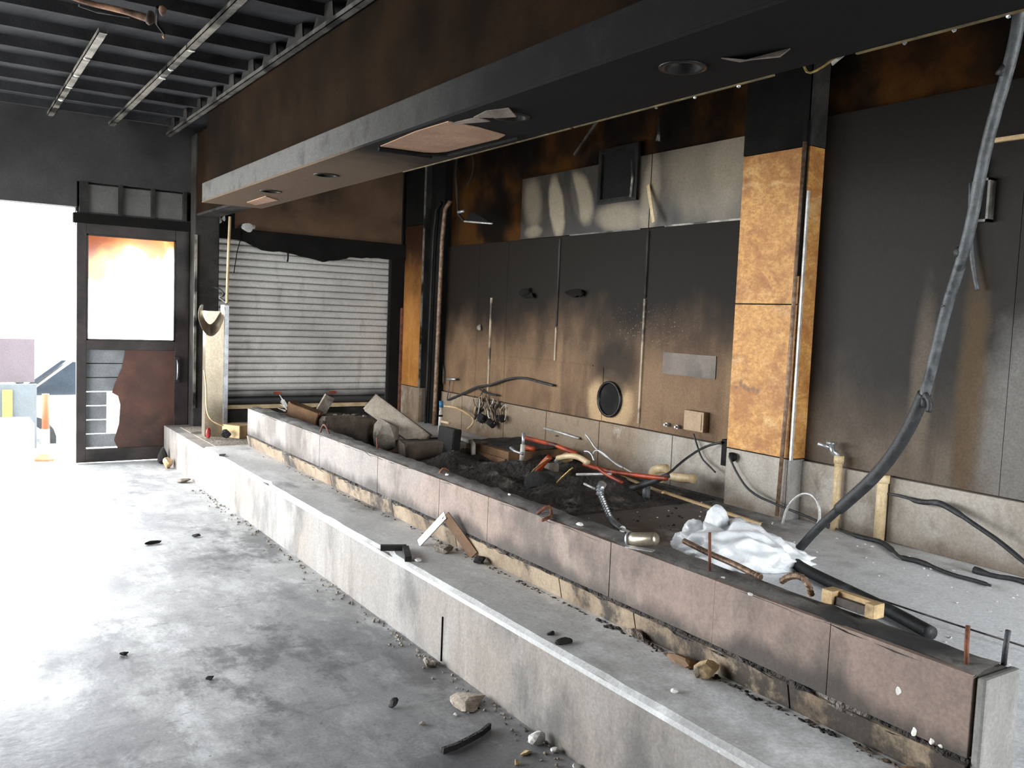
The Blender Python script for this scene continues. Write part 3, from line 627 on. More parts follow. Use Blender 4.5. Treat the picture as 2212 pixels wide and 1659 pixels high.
o.modifiers.new('thick', 'SOLIDIFY').thickness = .006; o.modifiers.new('sub', 'SUBSURF').render_levels = 2
tag(T([at(490, 655, 'Y', Y0+.05), at(493, 560, 'Y', Y0+.05), at(497, 468, 'Y', Y0+.05)], .012, 10).build('conduit_riser', 'pvc_cream', None, True), 'slim tan conduit rising from the stainless partition to bulkhead', 'conduit')
tag(T([at(441, 800, 'Y', Y0-.04), at(446, 840, 'Y', Y0-.05), at(445, 880, 'Y', Y0-.05), at(452, 905, 'Y', Y0-.05), at(475, 918, 'Y', Y0-.06), at(492, 921, 'Y', Y0-.06)], .007, 8, 2).build('gas_hose', 'pvc_cream', None, True), 'thin yellowish hose hanging down the stainless partition', 'hose')
p = at(438, 918, 'Y', Y0+.2); tag(MB().rock((1.9, 7.5, ZS-.005), (.02, .03, .05), 3, 2).build('plastic_plug', 'red_plastic', None, True), 'small red plastic plug at foot of the stainless partition', 'plug')
tag(T([at(462, 620, 'Y', FAR-.2), at(478, 625, 'Y', FAR-.3), at(486, 640, 'Y', Y0+.1), at(470, 640, 'Y', Y0+.3), at(490, 655, 'Y', Y0+.05)], .008, 6, 2).build('burnt_cable', 'rubber_black', None, True), 'tangled burnt cable at top of the stainless partition', 'cable')
tag(T([at(521, 500, 'Y', FAR-.105), at(520, 515, 'Y', FAR-.108), at(512, 545, 'Y', 8.38), at(505, 590, 'Y', 8.37)], .004, 6).build('dangling_wire', 'black_plastic', None, True), 'thin dark wire dangling before left side of shutter', 'wire')
tag(MB().beam(at(498, 932, 'Z', ZS+.05), at(528, 928, 'Z', ZS+.05), .2, .11, c=.01).build('timber_offcut', 'pale_wood'), 'tan timber offcut between stainless partition and kerb end', 'offcut')
# rubble at corner by the plinth
for i, (q, r, mt, lb) in enumerate((((432, 1008), (.05, .06, .06), 'pale_wood', 'splintered wood lump on floor at far corner of plinth'), ((432, 1040), (.07, .05, .02), 'rubble', 'flat rubble flake on floor at far corner of plinth'), ((412, 1000), (.05, .04, .1), 'soot_grey', 'dark rubble lump below the pier beside the door'))):
    p = at(*q, 'Z', 0); tag(MB().rock((min(p.x, XP-r[0]-.01), p.y, 0), r, 40+i, 2).build('rubble_piece', mt), lb, 'rubble')
# ------------------------------------------------------------------ items on right wall
eb = empty('electrical_box', (XW, 2.35, 1.96), 'dark open electrical box high on near wall', 'electrical box')
pa, pb = at(2112, 390, 'X', XW), at(2145, 480, 'X', XW)
y0, y1, z0, z1 = min(pa.y, pb.y), max(pa.y, pb.y), pb.z, pa.z
MB().box(XW-.05, XW, y0, y0+.012, z0, z1).box(XW-.05, XW, y1-.012, y1, z0, z1).box(XW-.05, XW, y0, y1, z0, z0+.012).box(XW-.05, XW, y0, y1, z1-.012, z1).build('housing', 'channel_dark', eb)
B(XW-.012, XW-.002, y0+.012, y1-.012, z0+.012, z1-.012).build('back_plate', 'black_plastic', eb)
T([at(2118, 345, 'X', XW-.03), at(2116, 392, 'X', XW-.03)], .018, 8).build('top_entry', 'black_plastic', eb)
tag(T([at(2098, 395, 'X', XW-.03), at(2096, 470, 'X', XW-.03), at(2098, 540, 'X', XW-.04), at(2104, 590, 'X', XW-.05), at(2112, 626, 'X', XW-.05)], .011, 10, 1).build('wall_cable', 'grey_hose', None, True), 'short grey cable hanging below the electrical box', 'cable')
# big hanging hose
def path(q): return [at(px, py, 'X', xx) for px, py, xx in q]
hz = empty('hanging_hose', (3.4, 2.7, ZS), 'thick black hose hanging from ceiling down to slab', 'hose')
tp = path([(2205, 10, 3.0), (2190, 110, 3.02), (2130, 310, 3.08), (2092, 520, 3.16), (2045, 660, 3.24), (2012, 800, 3.3), (1995, 860, 3.33)])
top = at(2215, -90, 'X', 3.0)
T([(top.x, top.y, ZC)]+[top]+tp, .021, 12, 2).build('upper_length', 'grey_hose', hz, True)
T(path([(1997, 850, 3.33), (1960, 935, 3.36), (1900, 1022, 3.4), (1812, 1100, 3.42)]), .027, 12, 2).build('sleeve', 'rubber_black', hz, True)
T(path([(1815, 1097, 3.42), (1765, 1142, 3.43)])+[Vector((3.43, 2.70, ZS+.03))], .02, 12, 1).build('lower_length', 'rubber_black', hz, True)
for q, x_ in (((2045, 660), 3.24), ((1998, 868), 3.32), ((2168, 150), 3.03), ((2075, 545), 3.18)):
    MB().rock(at(*q, 'X', x_)-Vector((0, 0, .025)), (.027, .027, .026), q[0], 2).build('burnt_knot', 'rubber_black', hz, True)
T([at(1998, 850, 'X', 3.3), at(2010, 870, 'X', 3.3), at(2006, 890, 'X', 3.3)], .012, 8, 1).build('loose_end', 'rubber_black', hz, True)
tag(T([at(1714, 1213, 'Z', ZS+.025), at(1740, 1232, 'Z', ZS+.025), at(1830, 1275, 'Z', ZS+.025), at(1920, 1318, 'Z', ZS+.025), at(2012, 1368, 'Z', ZS+.025)], .026, 12, 2).build('floor_hose', 'rubber_black', None, True), 'thick black hose lying on slab, from hanging hose to nearby kerb end', 'hose')
# PVC stand pipes
for base, topq, r, lb in (((1802, 1141), (1806, 988), .022, 'cream stand pipe with a tap, against right wall'), ((1898, 1163), (1902, 1030), .028, 'cream stand pipe right of the one with tap')):
    a = at(*base, 'X', 4.19); b = at(*topq, 'X', 4.19)
    e = empty('stand_pipe', (4.19, a.y, ZS), lb, 'pipe')
    T([(4.19, a.y, ZS), (4.19, a.y, b.z)], r, 12).build('pipe', 'pvc_cream', e, True)
    T([(4.19, a.y, b.z-.03), (4.19, a.y, b.z+.012)], r*1.25, 12).build('cap', 'pvc_cream', e, True)
    cap_ = [c_ for c_ in e.children if c_.name.startswith('cap')][0]
    if r < .025:
        T([(4.19, a.y, b.z-.34), (4.19, a.y, b.z-.29)], r*1.25, 12).build('coupling', 'pvc_cream', e, True)
        v = T([(4.19, a.y, b.z+.01), (4.17, a.y+.03, b.z+.03), (4.17, a.y+.04, b.z+.07)], .016, 8); v.tube([(4.17, a.y+.04, b.z+.05), (4.13, a.y+.1, b.z+.07)], .01, 8); v.box(4.15, 4.19, a.y+.02, a.y+.06, b.z+.07, b.z+.085)
        v.build('tap', 'galvanised', cap_, True)
# burnt cables at right wall
tag(T(path([(1916, 1066, 4.2), (1950, 1072, 4.19), (1990, 1086, 4.17), (2025, 1084, 4.17), (2060, 1102, 4.15), (2120, 1143, 4.12), (2160, 1170, 4.08), (2225, 1225, 4.0)]), [.006, .008, .014, .016, .012, .012, .01], 8, 2).build('burnt_cable', 'rubber_black', None, True), 'burnt black cable sagging along base of right wall', 'cable')
fl = lambda q: [at(px, py, 'Z', ZS+.012) for px, py in q]
tag(T(fl([(1780, 1128), (1820, 1150), (1870, 1163), (1905, 1170), (1930, 1190), (1945, 1205), (1990, 1213), (2050, 1240), (2110, 1255), (2140, 1265)]), [.006, .006, .012, .014, .008, .014, .01, .01, .006], 8, 2).build('burnt_cable', 'rubber_black', None, True), 'thin burnt cable lying on slab in front of stand pipes', 'cable')
tag(T(fl([(2105, 1232), (2150, 1245), (2190, 1250), (2230, 1262)]), [.02, .012, .016], 8, 1).build('burnt_cable', 'rubber_black', None, True), 'charred cable bundle at foot of wall, far right', 'cable')
tag(T(path([(1575, 985, 4.08), (1590, 1020, 4.08), (1620, 1065, 4.06), (1690, 1095, 4.0), (1760, 1122, 3.95), (1790, 1140, 3.95)]), .007, 6, 2).build('drooping_wire', 'rubber_black', None, True), 'thin dark wire drooping from base of the plywood column', 'wire')
tag(MB().rock(at(1583, 988, 'X', 4.1)-Vector((0, 0, .03)), (.03, .03, .035), 5, 2).build('burnt_socket', 'black_plastic'), 'melted black socket low on the plywood column', 'socket')
B(4.19, 4.24, 3.83, 3.91, .56, .73, .004).build('burnt_outlet', 'black_plastic', wb)
tag(T(path([(1690, 1132, 3.9), (1700, 1095, 3.9), (1725, 1068, 3.9), (1750, 1065, 3.9), (1768, 1085, 3.9), (1772, 1118, 3.9)])+[at(1765, 1135, 'X', 3.9)], .008, 8, 2).build('bent_tube', 'flat_steel', None, True), 'clear thin tube bent in an arch before the column', 'tube')
# ------------------------------------------------------------------ white plastic bag
bagc = at(1600, 1205, 'Z', ZS)
bag = empty('plastic_bag', bagc, 'crumpled white plastic bag lying on slab behind the kerb', 'bag')
from mathutils import noise as mnoise
def film(c, r, seed, fold, axis, sub=5, flatten=True):
    """crumpled film: displaced ellipsoid with sharp folds; axis = horizontal long direction"""
    bm = bmesh.new(); bmesh.ops.create_icosphere(bm, subdivisions=sub, radius=1); ax = Vector(axis).normalized(); sd = Vector((-ax.y, ax.x, 0))
    for v in bm.verts:
        p = v.co.copy(); q = p*2.2+Vector((seed, seed*2, 0))
        k = 1+fold*(1-2*abs(mnoise.noise(q)))*.9+fold*.6*mnoise.noise(q*2.7)
        t = p.x; hgt = r[2]*(1-.55*max(0, t)-.1*max(0, -t)); w = r[1]*(1-.25*t)
        z = p.z*k
        if flatten and z < -.25: z = -.25
        v.co = Vector(c)+ax*(p.x*k*r[0])+sd*(p.y*k*w)+Vector((0, 0, (z+.25)*hgt if flatten else z*r[2]))
    return MB().bm(bm)
ax = _r.copy(); ax.z = 0
film(at(1600, 1212, 'Z', ZS+.002), (.29, .19, .14), 3.1, .22, ax).build('body', 'bag_film', bag, True)
film(at(1665, 1222, 'Z', ZS+.002), (.10, .11, .07), 7.7, .3, ax, 4).build('loose_corner', 'bag_film', bag, True)
film(at(1548, 1138, 'X', at(1560, 1205, 'Z', ZS).x), (.055, .05, .10), 1.3, .12, ax, 4, False).build('handle_loop', 'bag_film', bag, True)
film(at(1500, 1158, 'X', at(1510, 1195, 'Z', ZS).x), (.06, .05, .08), 5.2, .12, ax, 4, False).build('handle_loop', 'bag_film', bag, True)
# ------------------------------------------------------------------ left masonry pile behind kerb
def chunk(name, mb, mt, lab, cat, smooth=False): return tag(mb.build(name, mt, None, smooth), lab, cat)
def rbeam(p, q, w, h, sd, c=.012, up=(0, 0, 1), jit=.008):
    b = MB().beam(p, q, w, h, up, c); rnd = random.Random(sd); b.v = [(x+rnd.uniform(-jit, jit), y+rnd.uniform(-jit, jit), z+rnd.uniform(-jit, jit)) for x, y, z in b.v]; return b
yA = 6.35
chunk('leaning_slab', rbeam(at(800, 868, 'Y', yA+.1), at(920, 955, 'Y', yA-.2), .155, .13, 1, up=(.1, 1, .2)), 'slab_stone', 'long pale stone beam leaning on the rubble pile', 'beam')
chunk('masonry_block', rbeam(at(690, 930, 'Y', 6.7)+Vector((0, 0, -.035)), at(830, 930, 'Y', 6.62)+Vector((0, 0, -.035)), .36, .31, 2, .03, jit=.02), 'block_dark', 'large soot darkened masonry block in rubble pile', 'block')
chunk('masonry_block', MB().rock((at(835, 960, 'Y', 6.3).x, 6.3, ZS), (.11, .13, .19), 8, 2, .35), 'rubble', 'rough tan lump under the leaning stone beam', 'block')
chunk('masonry_block', rbeam(at(868, 972, 'Y', 6.05)+Vector((0, 0, -.04)), at(985, 965, 'Y', 5.95)+Vector((0, 0, -.04)), .26, .2, 4, .015), 'block_dark', 'flat dark block at right end of the rubble pile', 'block')
chunk('upright_slab', rbeam(at(962, 1010, 'Y', 5.85), at(972, 925, 'Y', 5.85), .07, .24, 6, .008, (0, 1, 0)), 'char', 'black charred slab standing upright at end of pile', 'slab')
chunk('broken_board', rbeam(at(682, 908, 'Y', 6.85), at(712, 856, 'Y', 6.85), .09, .03, 7, .004, (0, 1, 0), .003), 'rubble', 'short grey board sticking up from rubble pile', 'board')
bb = empty('torn_timber', at(650, 890, 'Y', 6.8), 'brown timber with white splintered end on the rubble pile', 'timber')
rbeam(at(625, 880, 'Y', 6.85), at(690, 905, 'Y', 6.7), .12, .11, 9).build('timber', 'brown_board', bb)
sp_ = MB(); rnd = random.Random(2); p0 = at(622, 880, 'Y', 6.84)
for i in range(16):
    q = p0+Vector((rnd.uniform(-.02, .02), rnd.uniform(-.03, .03), rnd.uniform(-.06, .05))); sp_.tube([q, q+Vector((-.05*rnd.random()-.02, -.02, rnd.uniform(.0, .08)))], [.008, .002], 5)
sp_.build('splinters', 'white_chip', bb)
for i in range(9):
    q = (700+i*28+random.uniform(-8, 8), 885-6*math.sin(i)); p = Vector((at(q[0], 900, 'Y', 6.66).x, 6.6+.05*(i % 3), at(690, 930, 'Y', 6.7).z+.115)) if q[0] < 830 else Vector((at(690+(i-4)*20, 900, 'Y', 6.66).x, 6.72, at(690, 930, 'Y', 6.7).z+.115))
    chunk('stone_chip', MB().rock((p.x, p.y, p.z-.02), (.03+.01*(i % 3), .03, .02), 70+i, 1, .35), 'rubble', 'stone chip scattered on top of the dark masonry block', 'stone')['group'] = 'stone chips on masonry block'
chunk('plank', rbeam(at(640, 905, 'Y', 7.0), at(560, 893, 'Y', 7.25), .1, .05, 11, .004, jit=.003), 'brown_board', 'brown plank lying behind far end of the kerb', 'plank')
# ------------------------------------------------------------------ centre debris
def mound():
    rnd = random.Random(21); nx, ny = 60, 100; x0, x1, y0, y1 = 2.85, 4.18, 3.9, 6.3; vs = []; fs = []
    bl = [(rnd.uniform(x0+.2, x1-.1), rnd.uniform(y0+.25, y1-.4), rnd.uniform(.05, .14), rnd.uniform(.015, .07)) for _ in range(110)]
    for i in range(nx+1):
        for j in range(ny+1):
            x = x0+(x1-x0)*i/nx; y = y0+(y1-y0)*j/ny; h = 0
            for bx_, by_, r, hh in bl:
                d2 = ((x-bx_)**2+((y-by_)*.8)**2)/(r*r)
                if d2 < 6: h += hh*.42*math.exp(-d2)
            e = min(i, nx-i)/8; f_ = min(j, ny-j)/8; k = min(1, e, f_)
            vs.append((x, y, ZS+.002+k*h+(rnd.uniform(0, .01) if k > 0 else -.004)))
    for i in range(nx):
        for j in range(ny): a = i*(ny+1)+j; fs.append((a, a+1, a+ny+2, a+ny+1))
    return MB()._add(vs, fs)
tag(mound().build('ash_heap', 'heap', None, False), 'low bed of black ash and cinders on slab behind the kerb', 'ash', None, 'stuff')
# loose cinders: one uncountable mass
cm = MB(); rnd = random.Random(33)
for i in range(420):
    x = rnd.uniform(2.4, 4.1); y = rnd.triangular(3.3, 6.4, 4.7); r = rnd.uniform(.004, .016)
    cm.rock((x, y, ZS+rnd.uniform(0, .02)), (r, r*rnd.uniform(.6, 2), r*.6), i, 1, .4)
tag(cm.build('cinders', 'char'), 'scattered small black cinders over the ash bed', 'cinders', None, 'stuff')
cm = MB()
for i in range(260):
    x = rnd.uniform(2.3, 4.1); y = rnd.uniform(1.2, 6.6); r = rnd.uniform(.003, .009)
    cm.rock((x, y, ZS), (r, r*rnd.uniform(.6, 2), r*.6), i, 1, .4)
tag(cm.build('ash_flakes', 'white_chip'), 'tiny pale ash flakes sprinkled over the raised slab', 'ash flakes', None, 'stuff')
st = empty('low_skid', (3.76, 5.67, ZS), 'low brown wooden skid box beside the wall', 'skid')
B(3.53, 4.1, 5.38, 6.0, ZS, .455, .008).build('box', 'brown_board', st)
B(3.515, 3.53, 5.40, 5.98, ZS+.005, .40).build('front_board', 'brown_board', st)
rough_top(3.53, 4.1, 5.38, 6.0, .462, 8, 8, .05).build('burnt_top', 'heap', st)
lp = empty('drain_pipe', (3.45, 5.8, ZS), 'white elbowed drain pipe in front of the low skid', 'pipe')
T([at(985, 945, 'X', 3.49), at(1018, 956, 'X', 3.48)], .018, 10).build('horizontal', 'pvc_white', lp, True)
T([at(1018, 954, 'X', 3.48), at(1022, 960, 'X', 3.47), at(1022, 984, 'X', 3.47)], .02, 10).build('vertical', 'pvc_white', lp, True)
def pl(q, x_): return [at(a, b, 'X', x_) for a, b in q]
def wire(name, q, x_, r, mt, lab, cat, sm=2, seg=8):
    pts = [at(p[0], p[1], 'X', p[2] if len(p) > 2 else x_) for p in q]
    return tag(T(pts, r, seg, sm).build(name, mt, None, True), lab, cat)
wire('red_pipe', [(1135, 946), (1200, 962), (1245, 980)], 3.75, .017, 'copper_red', 'long straight orange red pipe on the debris heap', 'pipe', 0)
wire('red_pipe', [(1262, 1002), (1295, 1014), (1340, 1022), (1400, 1030), (1440, 1034)], 3.7, .015, 'copper_red', 'orange red pipe on right side of the debris heap', 'pipe')
wire('red_pipe', [(1290, 1010), (1310, 1025), (1345, 1043)], 3.55, .012, 'copper_red', 'short dark red pipe slanting below the long ones', 'pipe', 1)
wire('red_pipe', [(1133, 966), (1153, 970)], 3.72, .02, 'copper_red', 'short red pipe stub beside the white valve pipe', 'pipe', 0)
wire('red_pipe', [(1160, 1020), (1172, 1002), (1187, 987)], 3.5, .022, 'copper_red', 'bent red pipe end leaning in the heap', 'pipe', 1)
wire('steel_rod', [(1175, 925, 4.215), (1212, 935, 4.21), (1250, 947, 4.2)], 0, .010, 'flat_steel', 'thin pale steel rod lying against wall base', 'rod', 0)
vp_ = empty('valve_pipe', at(1125, 1015, 'X', 3.5), 'grey upright valve pipe at left of the debris heap', 'pipe')
T(pl([(1125, 1018), (1128, 985), (1130, 960)], 3.5), .018, 10).build('pipe', 'pvc_white', vp_, True)
T(pl([(1130, 968), (1131, 935)], 3.5), .012, 8).build('stem', 'galvanised', vp_, True)
T(pl([(1129, 980), (1113, 975), (1103, 967)], 3.49), .012, 8).build('tap_arm', 'galvanised', vp_, True)
wire('curved_pipe', [(1205, 990), (1225, 985), (1250, 986), (1270, 1000)], 3.55, .02, 'pvc_cream', 'curved cream pipe in middle of the debris heap', 'pipe')
wire('wire_loop', [(1265, 938), (1275, 950), (1287, 971), (1330, 1000), (1372, 1025)], 3.8, .006, 'flat_steel', 'pale thin wire running down along wall base', 'wire')
wire('wire_loop', [(1280, 985), (1285, 972), (1300, 975), (1330, 1003), (1345, 1010)], 3.75, .006, 'flat_steel', 'second pale wire looped beside the first', 'wire')
wire('wire_loop', [(1263, 975), (1272, 975), (1280, 983), (1283, 995)], 3.6, .008, 'galvanised', 'small bright wire hook on debris heap', 'wire')
wire('wire_loop', [(1172, 1038, 3.4), (1188, 1050, 3.38), (1196, 1050, 3.38), (1215, 1030, 3.42), (1237, 1010, 3.45)], 0, .006, 'brass_wire', 'brass coloured wire bent in a V on the heap', 'wire', 1)
wire('wire_loop', [(1185, 990), (1165, 1005), (1147, 1020), (1150, 1030), (1160, 1025)], 3.45, .006, 'brass_wire', 'brass wire loop around the bent red pipe', 'wire')
wire('steel_strip', [(1246, 1025), (1320, 1024)], 3.55, .009, 'flat_steel', 'short flat pale strip on the debris heap', 'strip', 0)
wire('steel_strip', [(1262, 1045), (1285, 1056)], 3.35, .008, 'flat_steel', 'small pale strip in front of the debris heap', 'strip', 0)
tag(MB().beam(at(1330, 1024, 'Z', ZS+.07), at(1432, 1064, 'Z', ZS+.05), .02, .012).beam(at(1432, 1062, 'Z', ZS+.05), at(1642, 1132, 'Z', ZS+.012), .02, .014).build('wood_lath', 'pale_wood'), 'long thin wooden lath lying across slab to the bag', 'lath')
el = empty('pipe_elbow', at(1420, 1040, 'Z', ZS), 'cream plastic elbow with side branch, against wall right of heap', 'pipe fitting')
T(pl([(1440, 1012), (1412, 1014), (1408, 1026), (1415, 1034), (1430, 1034)], 3.95), .028, 10, 1).build('elbow', 'pvc_cream', el, True)
T(pl([(1450, 1028), (1470, 1033), (1498, 1034)], 3.98), .03, 10, 1).build('branch', 'pvc_cream', el, True)
wire('dark_hose', [(1345, 1058, 3.7), (1395, 1040, 3.7), (1440, 1028, 3.75), (1475, 995, 4.0), (1520, 965, 4.15), (1560, 955, 4.18)], 0, .008, 'rubber_black', 'thin dark hose rising from heap to column foot', 'hose')
wire('dark_hose', [(1352, 1058, 3.68), (1400, 1045, 3.68), (1445, 1026, 3.75)], 0, .018, 'rubber_black', 'thick short black hose lying right of the heap', 'hose')
e = at(1395, 1082, 'Z', ZS)
tag(T([(e.x, e.y, ZS), (e.x, e.y, ZS+.11)], .025, 12).build('pipe_stub', 'grey_hose', None, True), 'short grey pipe stub standing in slab right of heap', 'pipe stub')
wire('box_wire', [(1498, 937, 4.2), (1505, 960, 4.2), (1515, 990, 4.19), (1530, 1005, 4.18), (1545, 1020, 4.15)], 0, .006, 'rubber_black', 'dark wire trailing down from the beige junction box', 'wire')
tag(MB().rock(at(1165, 1062, 'Z', ZS), (.1, .14, .09), 17, 2, .4).build('charred_lump', 'char'), 'black charred lump at front edge of ash bed', 'lump')
tag(MB().rock(at(1190, 1022, 'Z', ZS+.03), (.07, .07, .06), 18, 2, .4).build('charred_lump', 'rubble'), 'brown grey lump amid red pipes', 'lump')
tag(MB().rock(at(1225, 1000, 'Z', ZS+.06), (.06, .05, .05), 19, 2, .4).build('charred_lump', 'pale_wood'), 'pale tan lump under the curved cream pipe', 'lump')
tag(MB().rock(at(1205, 1003, 'Z', ZS+.06), (.03, .04, .03), 22, 2, .4).build('metal_fitting', 'galvanised'), 'shiny small metal fitting amid the red pipes', 'fitting')
tag(MB().rock(at(1232, 962, 'Z', ZS+.08), (.16, .22, .06), 23, 2, .35).build('charred_lump', 'block_dark'), 'broad brown lump behind the long red pipe', 'lump')
tag(MB().rock(at(1300, 985, 'Z', ZS+.02), (.12, .16, .07), 24, 2, .35).build('charred_lump', 'char'), 'black lump below the pale wires at wall base', 'lump')
# galvanised flex beside heap
def flex(pts, r, pitch=.012, sm=2, seg=10):
    pts = [Vector(p) for p in pts]
    for _ in range(sm):
        o = [pts[0]]
        for a, b in zip(pts, pts[1:]): o += [a.lerp(b, .25), a.lerp(b, .75)]
        pts = o+[pts[-1]]
    out = []; 
    for a, b in zip(pts, pts[1:]):
        k = max(1, int((b-a).length/(pitch/2)))
        for i in range(k): out.append(a.lerp(b, i/k))
    out.append(pts[-1]); n_ = len(out); mb = MB(); ref = None; vs = []; fs = []
    for i, p in enumerate(out):
        d = (out[min(i+1, n_-1)]-out[max(i-1, 0)]).normalized()
        if ref is None: ref = d.orthogonal().normalized()
        ref = (ref-d*ref.dot(d)).normalized(); b = d.cross(ref); rr = r*(1.0 if i % 2 else .7)
        for k in range(seg): t = 2*math.pi*k/seg; vs.append(p+ref*math.cos(t)*rr+b*math.sin(t)*rr)
    for i in range(n_-1):
        for k in range(seg): fs.append((i*seg+k, i*seg+(k+1) % seg, (i+1)*seg+(k+1) % seg, (i+1)*seg+k))
    return mb._add(vs, fs+[tuple(range(seg))[::-1], tuple((n_-1)*seg+k for k in range(seg))])
fx = empty('flexible_conduit', at(1340, 1140, 'Z', ZS), 'bright corrugated steel flex standing up from slab', 'conduit')
flex([at(1302, 1044, 'X', 3.0), at(1296, 1054, 'X', 3.0), at(1296, 1068, 'X', 3.0)], .024).build('end_sleeve', 'galvanised', fx)
flex([at(1296, 1066, 'X', 3.0), at(1308, 1095, 'X', 3.0), at(1322, 1128, 'X', 3.0), at(1345, 1143, 'X', 2.9)], .017).build('flex', 'galvanised', fx)
T([at(1345, 1143, 'X', 2.9), at(1365, 1152, 'X', 2.4), at(1378, 1160, 'X', 2.25)], .007, 8, 1).build('tail', 'pvc_white', fx, True)
cu = at(1388, 1182, 'Z', .65)
cp_ = empty('pipe_coupling', cu, 'shiny metal coupling lying on its side on the kerb top', 'coupling')
a_ = at(1362, 1166, 'X', cu.x); b_ = at(1418, 1164, 'X', cu.x+.02)
dd = (b_-a_).normalized()
T([a_, a_+dd*.03, b_-dd*.008, b_], [.026, .026, .024, .018], 16).build('barrel', 'stainless', cp_, True)
T([a_-dd*.004, a_+dd*.006], .029, 16).build('rim', 'galvanised', cp_, True)
rp = cu+Vector((0, 0, -.002)); MB().beam(at(1353, 1180, 'Z', .652), at(1412, 1190, 'Z', .652), .03, .003).build('strap', 'flat_steel', cp_)
# rusty flex over the kerb
tag(flex([at(1477, 1168, 'X', 2.36), at(1530, 1195, 'X', 2.30), at(1585, 1218, 'X', 2.25), at(1620, 1236, 'Z', .665), at(1645, 1248, 'Z', .66)], .011, .01).build('rusty_flex', 'rusty_flex'), 'rusty corrugated conduit slanting over kerb in front of bag', 'conduit')
tag(flex([at(1688, 1256, 'Z', .66), at(1705, 1245, 'X', 2.2), at(1728, 1243, 'X', 2.18), at(1745, 1258, 'X', 2.17), at(1752, 1284, 'Z', .655)], .011, .01).build('rusty_flex', 'rusty_flex'), 'short rusty conduit arched on the kerb right of bag', 'conduit')
# kerb rebar
def rebar(q, lab, r=.006, sm=0):
    return tag(T(q, r, 8, sm).build('rebar', 'rust', None, True), lab, 'rebar')
k0 = at(1533, 1236, 'Z', .64); rebar([k0, at(1533, 1195, 'X', k0.x), at(1533, 1150, 'X', k0.x)], 'rusty rebar standing upright on kerb in front of bag', .005)
k0 = at(2088, 1440, 'Z', .64); rebar([k0, at(2088, 1395, 'X', k0.x), at(2091, 1352, 'X', k0.x)], 'reddish rebar standing upright near right end of kerb')
k0 = at(2168, 1436, 'Z', .64); tag(T([k0, at(2172, 1400, 'X', k0.x), at(2178, 1362, 'X', k0.x)], .007, 8).build('rebar', 'rubber_black', None, True), 'dark rebar standing at the right corner of kerb', 'rebar')
k0 = at(1160, 1110, 'Z', .642); rebar([k0, at(1185, 1091, 'X', k0.x+.04), at(1190, 1100, 'X', k0.x+.05), at(1192, 1115, 'Z', .645), at(1172, 1124, 'Z', .648)], 'rusty rebar hook bent over middle of the kerb', .007, 1)
k0 = at(692, 934, 'Z', .642); rebar([k0, at(697, 918, 'X', k0.x), at(703, 918, 'X', k0.x), at(712, 938, 'Z', .645)], 'small bent rebar staple at far end of kerb', .006, 1)
k0 = at(815, 970, 'Z', .642); rebar([k0, at(814, 945, 'X', k0.x)], 'short upright rebar on far half of kerb', .005)
k0 = at(950, 1022, 'Z', .642); rebar([k0, at(957, 1010, 'X', k0.x), at(970, 1018, 'Z', .65)], 'low rebar staple on kerb left of the hook', .006, 1)
tag(T([at(1897, 1294, 'Z', ZS+.02), at(2050, 1345, 'Z', ZS+.03), at(2230, 1402, 'Z', ZS+.02)], .004, 6).build('taut_wire', 'channel_dark', None, True), 'straight thin wire lying on slab at far right', 'wire')
# notched wooden brick on kerb
wbk = empty('timber_block', at(1840, 1320, 'Z', .64), 'pale timber block with dark notch on kerb under hose', 'timber block')
pa, pb = at(1785, 1298, 'Z', .645), at(1898, 1337, 'Z', .645); d = (pb-pa)
def seg_(t0, t1, h, w, nm, mt, dz=0): MB().beam(pa+d*t0+Vector((0, 0, h/2+dz)), pa+d*t1+Vector((0, 0, h/2+dz)), w, h, c=.003).build(nm, mt, wbk)
seg_(0, .22, .042, .05, 'end_block', 'pale_wood'); seg_(.83, 1, .042, .05, 'end_block', 'pale_wood')
MB().beam(pa+d*.2+Vector((.014, 0, .021)), pa+d*.85+Vector((.014, 0, .021)), .022, .04, c=.002).build('back_strip', 'pale_wood', wbk)
MB().beam(pa+d*.2+Vector((-.004, 0, .014)), pa+d*.85+Vector((-.004, 0, .014)), .02, .026).build('notch', 'dark_slot', wbk)
# white chips and small bits on kerb and plinth
for i, (q, z, r) in enumerate((((1252, 1133), .65, .016), ((965, 1025), .65, .012), ((1100, 1068), .65, .01), ((1620, 1282), .65, .01), ((1562, 1245), .65, .008))):
    tag(MB().rock(at(*q, 'Z', z)-Vector((0, 0, .006)), (r, r*1.4, r*.6), 90+i, 1, .35).build('white_chip', 'white_chip'), 'pale chip lying on top of the kerb', 'chip', 'pale chips on kerb top')
# paint splats on kerb face
for q, h in (((1940, 1490), .04), ((1973, 1580), .035), ((2010, 1600), .03), ((2030, 1608), .025)):
    p = at(*q, 'X', XK-.004); MB().rock((XK-.0005, p.y, p.z-h*.4), (.002, .009, h*.4), int(h*1000), 2, .4).build('plaster_splash', 'white_chip', kerb)
